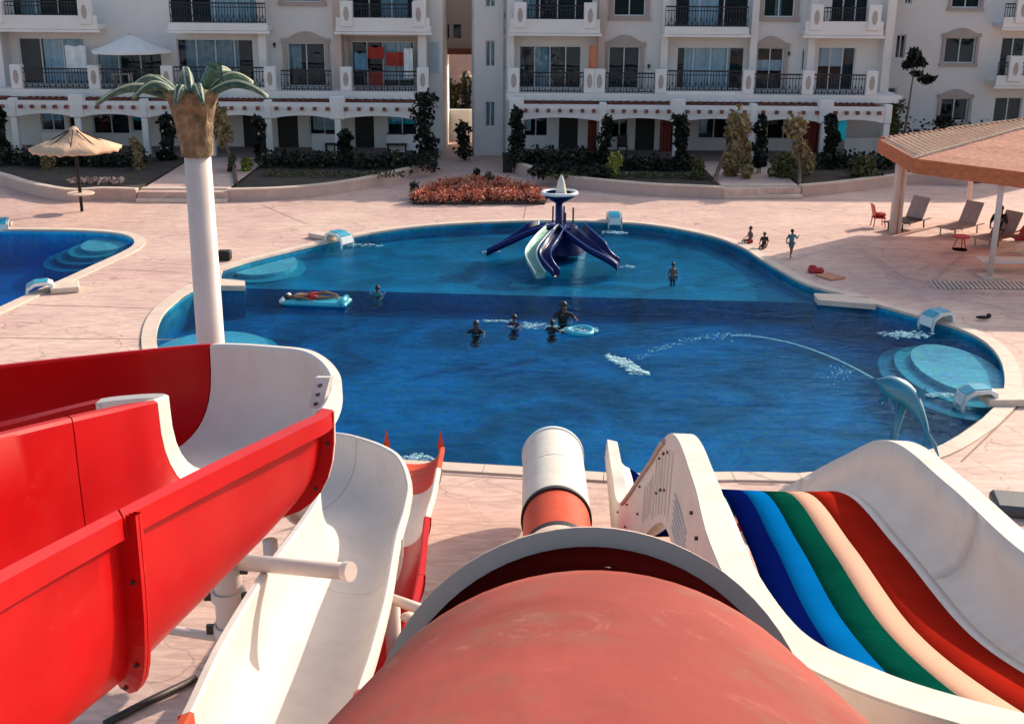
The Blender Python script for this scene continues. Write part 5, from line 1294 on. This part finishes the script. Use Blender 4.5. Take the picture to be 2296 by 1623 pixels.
# ------------------------------------------------------------------ plants
def bush(u0, u1, v0, v1, y, m, label, cat='bush', n=700, size=.13, name='bush', seed=None, flowers=None, depth=None, grp='garden shrubs'):
    a, c = PY(u0, (v0 + v1) / 2, y), PY(u1, (v0 + v1) / 2, y); z0, z1 = PY((u0 + u1) / 2, v1, y).z, PY((u0 + u1) / 2, v0, y).z
    cx, rx, rz = (a.x + c.x) / 2, (c.x - a.x) / 2, (z1 - z0) / 2; seed = seed or int(u0 * 7 + v0)
    t = thing(name, label, cat, (cx, y, max(0, z0)), grp); rnd = random.Random(seed); dy = depth or max(.35, rx * .8)
    bl = []
    nb = max(2, int(rz / max(.3, rx) * 2.2))
    for k in range(nb): bl.append(((cx + rnd.uniform(-.25, .25) * rx, y + rnd.uniform(-.2, .2), z0 + rz * 2 * (k + .5) / nb), (rx * rnd.uniform(.45, 1.05), dy, rz / nb * 1.5)))
    leaf_cloud('foliage', bl, M[m], t, size, n, seed)
    b = MB(); 
    for k in range(3): b.tube([(cx + (k - 1) * .08, y, GZ - .05), (cx + (k - 1) * .18 * rx, y + .05, z0 + rz)], [.03, .012], 5)
    b.build('stem', M['trunk'], t)
    if flowers: leaf_cloud('flowers', bl, M[flowers], t, size * .7, max(12, n // 14), seed + 3)
    return t
YG = 57.2
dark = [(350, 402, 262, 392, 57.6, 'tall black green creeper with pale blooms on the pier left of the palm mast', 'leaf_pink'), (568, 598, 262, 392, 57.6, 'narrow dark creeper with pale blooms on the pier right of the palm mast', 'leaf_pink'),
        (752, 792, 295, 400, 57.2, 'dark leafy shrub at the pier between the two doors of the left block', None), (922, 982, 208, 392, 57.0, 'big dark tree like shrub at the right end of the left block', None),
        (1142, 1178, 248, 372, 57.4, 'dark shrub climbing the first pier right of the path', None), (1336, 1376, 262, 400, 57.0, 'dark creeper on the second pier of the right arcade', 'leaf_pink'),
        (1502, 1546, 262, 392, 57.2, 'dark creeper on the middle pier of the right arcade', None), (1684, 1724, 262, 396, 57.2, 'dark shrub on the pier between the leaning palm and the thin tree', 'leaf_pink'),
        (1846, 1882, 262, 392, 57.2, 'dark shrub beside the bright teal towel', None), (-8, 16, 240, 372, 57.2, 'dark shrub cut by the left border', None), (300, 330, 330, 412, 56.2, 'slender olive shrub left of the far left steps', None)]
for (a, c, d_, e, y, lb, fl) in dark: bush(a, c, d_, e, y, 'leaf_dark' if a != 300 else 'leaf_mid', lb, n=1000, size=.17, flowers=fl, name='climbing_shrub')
mids = [(78, 128, 345, 405, 54.5, 'leaf_tan', 'dry yellow palm clump behind the thatched parasol'), (295, 328, 310, 412, 54.6, 'leaf_tan', 'upright dry clump left of the far left steps'), (540, 572, 360, 408, 54.5, 'leaf_bright', 'small yellow green bush right of the palm mast'),
        (508, 530, 350, 412, 54.3, 'leaf_mid', 'spiky olive bush close to the palm mast'), (1356, 1400, 345, 395, 53.6, 'leaf_bright', 'bright yellow green bush right of the dark creeper on the second pier'),
        (1540, 1600, 362, 412, 53.2, 'leaf_mid', 'round olive bush left of the leaning palm'), (1720, 1790, 345, 408, 54, 'leaf_mid', 'square olive hedge bush left of the thin tree'), (1900, 1975, 352, 398, 54, 'leaf_mid', 'broad olive bush left of the pavilion roof tip'),
        (1690, 1716, 340, 372, 55, 'leaf_dark', 'small dark conifer between the leaning palm and the hedge bush'), (1975, 2025, 225, 300, 60, 'leaf_mid', 'olive shrub at the corner of the side block'),
        (1800, 1830, 340, 385, 54.5, 'leaf_tan', 'dry yellow shrub right of the thin tree'), (2090, 2150, 262, 300, 62, 'leaf_dark', 'dark shrub under the lower arched window of the side block'), (1660, 1690, 372, 405, 53.5, 'leaf_tan', 'dry low clump at the foot of the leaning palm'), (1010, 1062, 278, 352, 60.5, 'leaf_dark', 'big black green shrub in the passage between the blocks')]
for (a, c, d_, e, y, m, lb) in mids: bush(a, c, d_, e, y, m, lb, n=700, size=.12)
# dark hedges along the beds
def hedge(pts, y, label, h=.75, n=1800, m='leaf_dark', w=.6):
    q = [PY(u, 380, y) for u in pts]; bl = []
    k = int((q[1].x - q[0].x) / .7)
    for i in range(k + 1): bl.append(((q[0].x + (q[1].x - q[0].x) * i / k, y + .25 * math.sin(i * 1.7), GZ + h * .42), (.6, w, h * .62)))
    t = thing('hedge', label, 'hedge', ((q[0].x + q[1].x) / 2, y, GZ), 'low dark hedges in the garden beds'); leaf_cloud('foliage', bl, M[m], t, .12, int(n * .62), int(pts[0]) + 5); leaf_cloud('dry_leaves', bl[::2], M['leaf_mid'], t, .10, int(n * .10), int(pts[0]) + 9); return t
hedge((0, 300), 55.6, 'low dark hedge left of the far left steps',   .75, 3600, w=.8); hedge((600, 960), 55.8, 'low dark hedge between the palm mast and the paved path', .7, 4000, w=1.1)
hedge((1160, 1340), 57.0, 'low dark hedge at the left part of the right arcade', .8, 2400, w=.8); hedge((1400, 1540), 55.6, 'low dark hedge in the middle of the right garden', .6, 1800); hedge((1215, 1345), 53.6, 'dark ground hedge right behind the wall next to the path', .5, 1800)
hedge((1995, 2290), 60.5, 'dark hedge behind the pavilion roof', 1.7, 4200, w=.9); hedge((1845, 1990), 56.5, 'dark hedge in front of the teal towel', .8, 1600)
def ground_cover(u0, u1, v, label, m, n, seed, name='flower_patch'):
    a, c = P(u0, v, GZ), P(u1, v, GZ); bl = []; k = max(2, int((c.x - a.x) / .5))
    for i in range(k + 1): bl.append(((a.x + (c.x - a.x) * i / k, a.y + .3, GZ + .1), (.4, .5, .16)))
    o = leaf_cloud(name, bl, M[m], None, .09, n, seed, 'stuff'); tag(o, label, 'flowers'); return o
ground_cover(168, 262, 412, 'pale pink blossoms on the low wall bed below the parasol', 'leaf_pink', 260, 3); ground_cover(400, 300, 395, 'dry ground plants', 'leaf_tan', 10, 4) if False else None
ground_cover(600, 900, 396, 'sparse dry plants in front of the left block', 'leaf_mid', 500, 6); ground_cover(1240, 1560, 398, 'sparse olive plants behind the wall right of the path', 'leaf_mid', 700, 7)

# flower bed on the deck
fb = thing('flower_bed', 'bed of red flowers with a pale kerb on the deck behind the main pool', 'flower bed', P(1080, 440, 0))

bl = []; ks = [(940, 452), (1000, 430), (1060, 420), (1120, 425), (1180, 436), (1215, 452)]
rnd = random.Random(9)
a, c = P(935, 457, 0), P(1215, 457, 0); y0 = a.y; 
pts_bed = [P(u, v, 0) for u, v in ((925, 459), (1222, 459), (1205, 438), (1140, 420), (1065, 414), (995, 424), (950, 440))]
b = MB(); b.prism([(p.x, p.y) for p in pts_bed], .0, .10); b.build('bed_soil', M['soil'], fb)
def inside(p, poly):
    r = False; n = len(poly)
    for i in range(n):
        p1, p2 = poly[i], poly[(i + 1) % n]
        if (p1.y > p.y) != (p2.y > p.y) and p.x < (p2.x - p1.x) * (p.y - p1.y) / (p2.y - p1.y) + p1.x: r = not r
    return r
xs_ = [p.x for p in pts_bed]; ys_ = [p.y for p in pts_bed]; spots = []
while len(spots) < 150:
    q = Vector((rnd.uniform(min(xs_), max(xs_)), rnd.uniform(min(ys_), max(ys_)), 0))
    if inside(q, pts_bed): spots.append(((q.x, q.y, .30), (.26, .26, rnd.uniform(.20, .34))))
stuff(leaf_cloud('red_flowers', spots, M['leaf_red'], fb, .07, 11000, 21)); stuff(leaf_cloud('pale_flowers', spots[:70], M['leaf_pink'], fb, .06, 1300, 22)); stuff(leaf_cloud('leaves', [(s[0][:2] + (.16,), s[1]) for s in spots], M['leaf_dark'], fb, .07, 5000, 23))
yb_ = P(930, 446, 0).y
bush(918, 945, 412, 456, yb_, 'leaf_dark', 'small dark shrub at the left end of the red flower bed', n=500, size=.07); bush(1060, 1080, 380, 402, P(1070, 412, 0).y, 'leaf_dark', 'small dark conifer behind the red flower bed', n=350, size=.07)
bush(1085, 1115, 388, 422, P(1100, 424, 0).y, 'leaf_mid', 'tufted olive plant rising from the red flowers', n=300, size=.08)

# small trees
def tree(name, label, pts, r, crowns, m, n, size, long=1.6, seed=3, grp='small trees in the garden'):
    t = thing(name, label, 'tree', pts[0], grp); b = MB(); q = cr(pts, 4); b.tube(q, [r * (1 - .6 * i / (len(q) - 1)) for i in range(len(q))], 8); b.build('trunk', M['trunk'], t, True)
    rnd = random.Random(seed)
    b = MB()
    for c in crowns: b.tube([q[-3], (q[-1] + Vector(c[0])) / 2, c[0]], [r * .4, r * .25, r * .1], 5)
    b.build('branch', M['trunk'], t)
    leaf_cloud('crown', crowns, M[m], t, size, n, seed, long=long); return t
def Q(u, v, y): return PY(u, v, y)
tree('leaning_palm', 'leaning dry palm with a bushy yellow crown, left of the hedge bush', [P(1602, 410, GZ), Q(1612, 375, 53.8), Q(1632, 330, 54), Q(1655, 290, 54.2)], .11, [(Q(1655, 285, 54.2), (.55, .5, .75)), (Q(1650, 330, 54.2), (.35, .4, .7)), (Q(1670, 345, 54.2), (.25, .3, .6)), (Q(1640, 370, 54), (.3, .3, .6))], 'leaf_tan', 1500, .16, 2.4, 31)
tree('thin_tree', 'thin dark trunked tree in front of the wide red brown cloth', [P(1792, 414, GZ), Q(1793, 380, 53), Q(1790, 340, 53.2), Q(1786, 290, 53.4)], .075, [(Q(1784, 285, 53.4), (.5, .5, .55)), (Q(1795, 335, 53.4), (.4, .3, .45)), (Q(1812, 365, 53.4), (.25, .3, .4))], 'leaf_tan', 900, .13, 1.8, 32)
tree('bare_palm', 'bare bent trunk with dry leaves right behind the palm mast', [P(530, 412, GZ), Q(522, 370, 54.6), Q(505, 320, 54.8), Q(488, 275, 55)], .10, [(Q(485, 262, 55), (.5, .4, .5)), (Q(500, 300, 55), (.35, .3, .5))], 'leaf_tan', 700, .16, 2.4, 33)
tree('slender_tree', 'slender tall tree with sparse dark tufts in front of the side block', [Q(2028, 300, 60), Q(2035, 255, 60), Q(2043, 200, 60.2), Q(2050, 155, 60.4)], .07, [(Q(2052, 130, 60.4), (.42, .4, .22)), (Q(2066, 142, 60.4), (.3, .3, .14)), (Q(2036, 146, 60.4), (.32, .3, .16)), (Q(2055, 165, 60.4), (.32, .3, .1)), (Q(2078, 178, 60.4), (.42, .3, .16)), (Q(2050, 118, 60.4), (.25, .3, .1))], 'leaf_dark', 330, .19, 2.2, 34)
tree('passage_tree', 'dark tree seen through the passage against the sandy wall', [PY(1012, 290, 78), PY(1013, 240, 78), PY(1010, 200, 78)], .1, [(PY(1012, 205, 78), (.55, .5, .8)), (PY(1045, 195, 78), (.4, .5, .9)), (PY(1018, 245, 78), (.6, .5, .6)), (PY(1040, 275, 78), (.9, .5, .7))], 'leaf_mid', 900, .2, 1.6, 35)
tree('passage_conifer', 'slim conifer at the right side of the passage view', [PY(1048, 300, 77), PY(1048, 180, 77)], .08, [(PY(1046, 240, 77), (.35, .4, 1.6)), (PY(1020, 262, 77), (.6, .4, .5))], 'leaf_dark', 700, .18, 1.6, 36)
# furniture under the arcade
def chair(u, v, y, m, label, rz=0, w=.5):
    c = PY(u, v, y); c.z = .42; t = thing('patio_chair', label, 'chair', c, 'chairs under the arcade'); b = MB(); b.box(c + Vector((0, 0, .42)), (w, .5, .06), rz=rz); b.build('seat', M[m], t)
    b = MB(); b.box(c + Vector((0, .24, .70)), (w, .05, .5), rz=rz); b.build('backrest', M[m], t)
    for sx in (-1, 1):
        for sy in (-1, 1): b = MB(); b.box(c + Vector((sx * w * .44, sy * .2, .2)), (.05, .05, .4)); b.build('leg', M[m], t)
for u, v, lb in ((890, 340, 'dark bench like chair at the right end of the left arcade'), (742, 348, 'dark chair left of the second door of the left block'), (1395, 345, 'dark chair between the creeper and the door of the right block'), (1640, 345, 'dark chair behind the leaning palm')):
    chair(u, v, 60.3, 'beam_dark', lb, w=1.0 if u == 890 else .5)
for u0, u1, lb in ((98, 200, 'low pale wall under the left arcade, left end'), (700, 760, 'low pale partition under the arcade near the pale curtain'), (868, 934, 'low pale partition at the right end of the left arcade'), (1890, 1975, 'pale partition at the right end of the right arcade')):
    a, c = PY(u0, 330, 60.6), PY(u1, 330, 60.6); b = MB(); b.box(((a.x + c.x) / 2, 60.6, .85), (c.x - a.x, .2, .9), bev=.03); tag(b.build('terrace_partition', M['facade']), lb, 'low wall', 'low partitions under the arcades')
# raised terrace under the arcades
for (u0, u1) in ((-160, 962), (1146, 1990)):
    a, c = PY(u0, 340, 60), PY(u1, 340, 60); b = MB(); b.box(((a.x + c.x) / 2, 60.2, .20), (c.x - a.x, 3.6, .46)); struct(b.build('terrace', M['terrace'] if 'terrace' in M else M.setdefault('terrace', mat('terrace_tiles', (.26, .19, .17), .8, .15, 1, .2, 10))))

# ------------------------------------------------------------------ people
def person(label, loc, H=1.7, rot=0, pose='stand', skin='skin', top=None, bottom='cl_navy', hairlong=False, arms=None, lean=0):
    t = thing('person', label, 'person', loc, None); s = H
    J = {'pel': (0, 0, .53), 'waist': (0, 0, .61), 'chest': (0, -.005, .73), 'neck': (0, -.005, .835), 'chin': (0, .01, .875), 'head': (0, .015, .935), 'crown': (0, .005, .985)}
    for k, x in (('L', 1), ('R', -1)):
        J['hip' + k] = (.052 * x, 0, .50); J['kn' + k] = (.056 * x, .012, .285); J['an' + k] = (.056 * x, -.005, .045); J['toe' + k] = (.066 * x, .075, .015)
        J['sh' + k] = (.105 * x, -.005, .80); J['el' + k] = (.145 * x, -.01, .635); J['wr' + k] = (.155 * x, .03, .495); J['pa' + k] = (.157 * x, .035, .455)
    def setj(**kw):
        for k, v in kw.items(): J[k] = v
    if pose == 'walk': setj(knL=(.05, .09, .29), anL=(.05, .06, .07), toeL=(.055, .13, .035), knR=(-.05, -.02, .28), anR=(-.05, -.09, .05), toeR=(-.055, -.02, .015), elL=(.19, -.03, .66), wrL=(.22, .05, .57), paL=(.23, .07, .54), elR=(-.17, .06, .68), wrR=(-.16, .13, .77), paR=(-.16, .15, .80))
    if pose in ('sit', 'recline'):
        for k, x in (('L', 1), ('R', -1)): setj(**{'hip' + k: (.052 * x, .02, .50), 'kn' + k: (.07 * x, .25, .53), 'an' + k: (.07 * x, .30, .31), 'toe' + k: (.08 * x, .37, .27), 'el' + k: (.15 * x, .0, .65), 'wr' + k: (.13 * x, .13, .58), 'pa' + k: (.12 * x, .17, .575)})
    if pose == 'recline':
        for k in ('waist', 'chest', 'neck', 'chin', 'head', 'crown', 'shL', 'shR', 'elL', 'elR'):
            x, y, z = J[k]; dz = z - .53; J[k] = (x, y - dz * .55, .53 + dz * .84)
        for k, x in (('L', 1), ('R', -1)): setj(**{'kn' + k: (.06 * x, .24, .56), 'an' + k: (.06 * x, .46, .51), 'toe' + k: (.07 * x, .50, .57)})
    if pose == 'raise': setj(elL=(.20, .02, .74), wrL=(.27, .05, .60), paL=(.30, .06, .575), elR=(-.17, .10, .68), wrR=(-.14, .20, .60), paR=(-.13, .235, .59))
    if pose == 'tread':
        for k, x in (('L', 1), ('R', -1)): setj(**{'kn' + k: (.08 * x, .15, .49), 'an' + k: (.07 * x, -.05, .47), 'toe' + k: (.07 * x, -.12, .46), 'el' + k: (.19 * x, .04, .72), 'wr' + k: (.20 * x, .15, .71), 'pa' + k: (.20 * x, .19, .71)})
    if pose == 'lie':
        def f(p): x, y, z = p; return (x, z - .5, .03 - y)
        J = {k: f(v) for k, v in J.items()}
        setj(knL=(.06, -.22, .10), wrL=(.2, .1, .03), elL=(.2, .2, .03))
    rad = {'pel': (.082, .062), 'waist': (.068, .052), 'chest': (.088, .06), 'neck': (.030, .030), 'chin': (.040, .042), 'head': (.050, .058), 'crown': (.034, .040)}
    for k in 'LR':
        rad.update({'hip' + k: (.052, .052), 'kn' + k: (.033, .033), 'an' + k: (.021, .021), 'toe' + k: (.017, .012), 'sh' + k: (.033, .033), 'el' + k: (.022, .022), 'wr' + k: (.015, .013), 'pa' + k: (.020, .010)})
    E = [('pel', 'waist'), ('waist', 'chest'), ('chest', 'neck'), ('neck', 'chin'), ('chin', 'head'), ('head', 'crown')]
    for k in 'LR': E += [('pel', 'hip' + k), ('hip' + k, 'kn' + k), ('kn' + k, 'an' + k), ('an' + k, 'toe' + k), ('chest', 'sh' + k), ('sh' + k, 'el' + k), ('el' + k, 'wr' + k), ('wr' + k, 'pa' + k)]
    for k, x in (('L', 1), ('R', -1)):           # fingers and thumb
        p, w = Vector(J['pa' + k]), Vector(J['wr' + k]); d = (p - w).normalized(); sd_ = d.cross(Vector((0, 0, 1))); sd_ = Vector((1, 0, 0)) if sd_.length < .1 else sd_.normalized()
        for i in range(4):
            n1 = 'f%s%d' % (k, i); J[n1] = tuple(p + d * (.032 - .004 * abs(i - 1.2)) + sd_ * (i - 1.5) * .011 + Vector((0, .006, 0))); rad[n1] = (.0052, .0052); E.append(('pa' + k, n1))
        n1 = 't' + k; J[n1] = tuple(w + d * .03 - sd_ * .03); rad[n1] = (.006, .006); E.append(('wr' + k, n1))
    ca, sa = math.cos(rot), math.sin(rot)
    def W(p): x, y, z = p; return Vector((x * ca - y * sa, x * sa + y * ca, z)) * s
    def skin_mesh(name, names, edges, m, parent, k=1.0, lvl=1, off=0.0):
        me = bpy.data.meshes.new(name); me.from_pydata([W(J[n_]) for n_ in names], [(names.index(a), names.index(b_)) for a, b_ in edges], []); me.materials.append(M[m])
        o = link(bpy.data.objects.new(name, me), parent); sk = o.modifiers.new('skin', 'SKIN'); sk.use_smooth_shade = True
        for i, n_ in enumerate(names):
            r = rad[n_]; me.skin_vertices[0].data[i].radius = ((r[0] * k + off) * s, (r[1] * k + off) * s); me.skin_vertices[0].data[i].use_root = (i == 0)
        sb_ = o.modifiers.new('sub', 'SUBSURF'); sb_.levels = lvl; sb_.render_levels = lvl; return o
    names = ['pel'] + [n_ for n_ in J if n_ != 'pel']
    skin_mesh('body', names, E, skin, t)
    if bottom: skin_mesh('shorts', ['pel', 'hipL', 'hipR', 'midL', 'midR'] if not J.update({'mid' + k: tuple(Vector(J['hip' + k]).lerp(Vector(J['kn' + k]), .55)) for k in 'LR'}) and not rad.update({'midL': (.046, .046), 'midR': (.046, .046)}) else None, [('pel', 'hipL'), ('pel', 'hipR'), ('hipL', 'midL'), ('hipR', 'midR')], bottom, t, 1.1, 1, .004)
    if top: skin_mesh('shirt', ['pel', 'waist', 'chest', 'shL', 'shR', 'elL', 'elR'], [('pel', 'waist'), ('waist', 'chest'), ('chest', 'shL'), ('chest', 'shR'), ('shL', 'elL'), ('shR', 'elR')], top, t, 1.1, 1, .006)
    b = MB(); hc = Vector(J['head']); cdir = (Vector(J['crown']) - hc).normalized()
    o0 = Vector(loc)
    up_h = W(tuple(cdir)).normalized(); fw = W((0, 1, 0)).normalized() if pose != 'lie' else Vector((0, 0, 1))
    b.ball(o0 + W(tuple(hc)) + up_h * .018 * s - fw * .014 * s, .064 * s, 8, (1, 1, 1.02))
    if hairlong: b.ball(o0 + W(tuple(hc)) - up_h * .06 * s - fw * .045 * s, .055 * s, 6, (1, .7, 1.7) if pose != 'lie' else (1, 1.5, .6))
    b.build('hair', M['hair'], t, True)
    # face: nose, eyes, mouth
    side = up_h.cross(fw).normalized(); fc = o0 + W(tuple(hc)) + fw * .054 * s
    b = MB(); b.ball(fc - up_h * .012 * s + fw * .006 * s, .011 * s, 4, (1, 1, 1.3)); b.build('nose', M[skin], t, True)
    for q_ in (-1, 1): b = MB(); b.ball(fc + side * .02 * s * q_ + up_h * .004 * s - fw * .002 * s, .007 * s, 4); b.build('eye', M['black'], t, True)
    b = MB(); b.ball(fc - up_h * .034 * s - fw * .006 * s, .012 * s, 4, (1.1, .6, .4)); b.build('mouth', M['maroon'], t, True)
    return t
def foot(u, v, z=0): return P(u, v, z)
person('small child in a teal swimsuit walking on the deck beside the pool', foot(1772, 579), .98, R(200), 'walk', 'skin_dark', 'cl_teal', 'cl_teal')
p = P(1696, 578, .0); 
person('child with red shorts sitting on the right pool edge, left one of the pair', P(1684, 573, -.44) + Vector((-.05, .12, 0)), 1.02, R(110), 'sit', 'skin_dark', None, 'cl_red')
person('dark child crouching on the pool edge next to the child in red shorts', P(1708, 582, -.40) + Vector((.05, .05, 0)), .95, R(150), 'sit', 'skin_dark', 'cl_black', 'cl_black')
def bather(label, u, vtop, vwater, H, rot, *a):
    y = P(u, vwater, WZ).y; q = PY(u, vtop, y)
    b = MB()
    for r_, w_ in ((.23, .010),):
        b.tube([Vector((q.x, y, WZ)) + Vector((r_ * math.cos(a_ / 20 * 6.2832) * (1 + .06 * math.sin(a_ * 1.7)), r_ * math.sin(a_ / 20 * 6.2832), .002)) for a_ in range(21)], [w_ * (1 + .8 * math.sin(a_ * 2.1)) + .002 for a_ in range(21)], 5)
    o = b.build('ripple_rings', M['ripple'], smooth=True); tag(o, 'faint ripple ring round the ' + label, 'ripples', None, 'stuff')
    return person(label, Vector((q.x, y, q.z - H)), H, rot, *a)
bather('child standing in the shallow pool right of the slide', 1510, 589, 622, .98, R(200), 'stand', 'skin_dark', None, 'cl_navy')
bather('bather by the underwater step right of the air mattress', 846, 641, 657, 1.15, R(150), 'tread', 'skin_dark', 'cl_teal', 'cl_teal')
bather('tall bather in black standing in the centre of the deep pool', 1264, 677, 722, 1.55, R(190), 'tread', 'skin_dark', 'cl_black', 'cl_black', True)
bather('child clinging to the tall bather in black', 1238, 718, 744, 1.1, R(-30), 'tread', 'skin_dark', 'cl_black', 'cl_black')
bather('bather up to the shoulders in water left of the tall one', 1153, 706, 732, 1.2, R(160), 'tread', 'skin_dark', 'cl_navy', 'cl_navy')
bather('long haired bather furthest left in the deep pool', 1067, 720, 746, 1.25, R(170), 'tread', 'skin_dark', 'cl_black', 'cl_black', True)
lp = lp0.lerp(lp1, .42)
person('bather lying on the turquoise air mattress', (lp.x, lp.y, WZ + .14), 1.6, math.atan2(d.y, d.x) if False else R(92), 'lie', 'skin', None, 'cl_red')
sit = P(2230, 548, 0)
person('person in loose black clothes sitting on a lounger behind the front pavilion post', Vector((sit.x + .05, sit.y, -.42)), 1.8, R(150), 'sit', 'skin', 'cl_black', 'cl_black', True)
sit = P(2284, 560, 0)
person('person with bare shoulders reclining at the right edge under the pavilion', Vector((sit.x, sit.y, -.42)), 1.66, R(95), 'recline', 'skin', 'cl_red', 'cl_red', True)
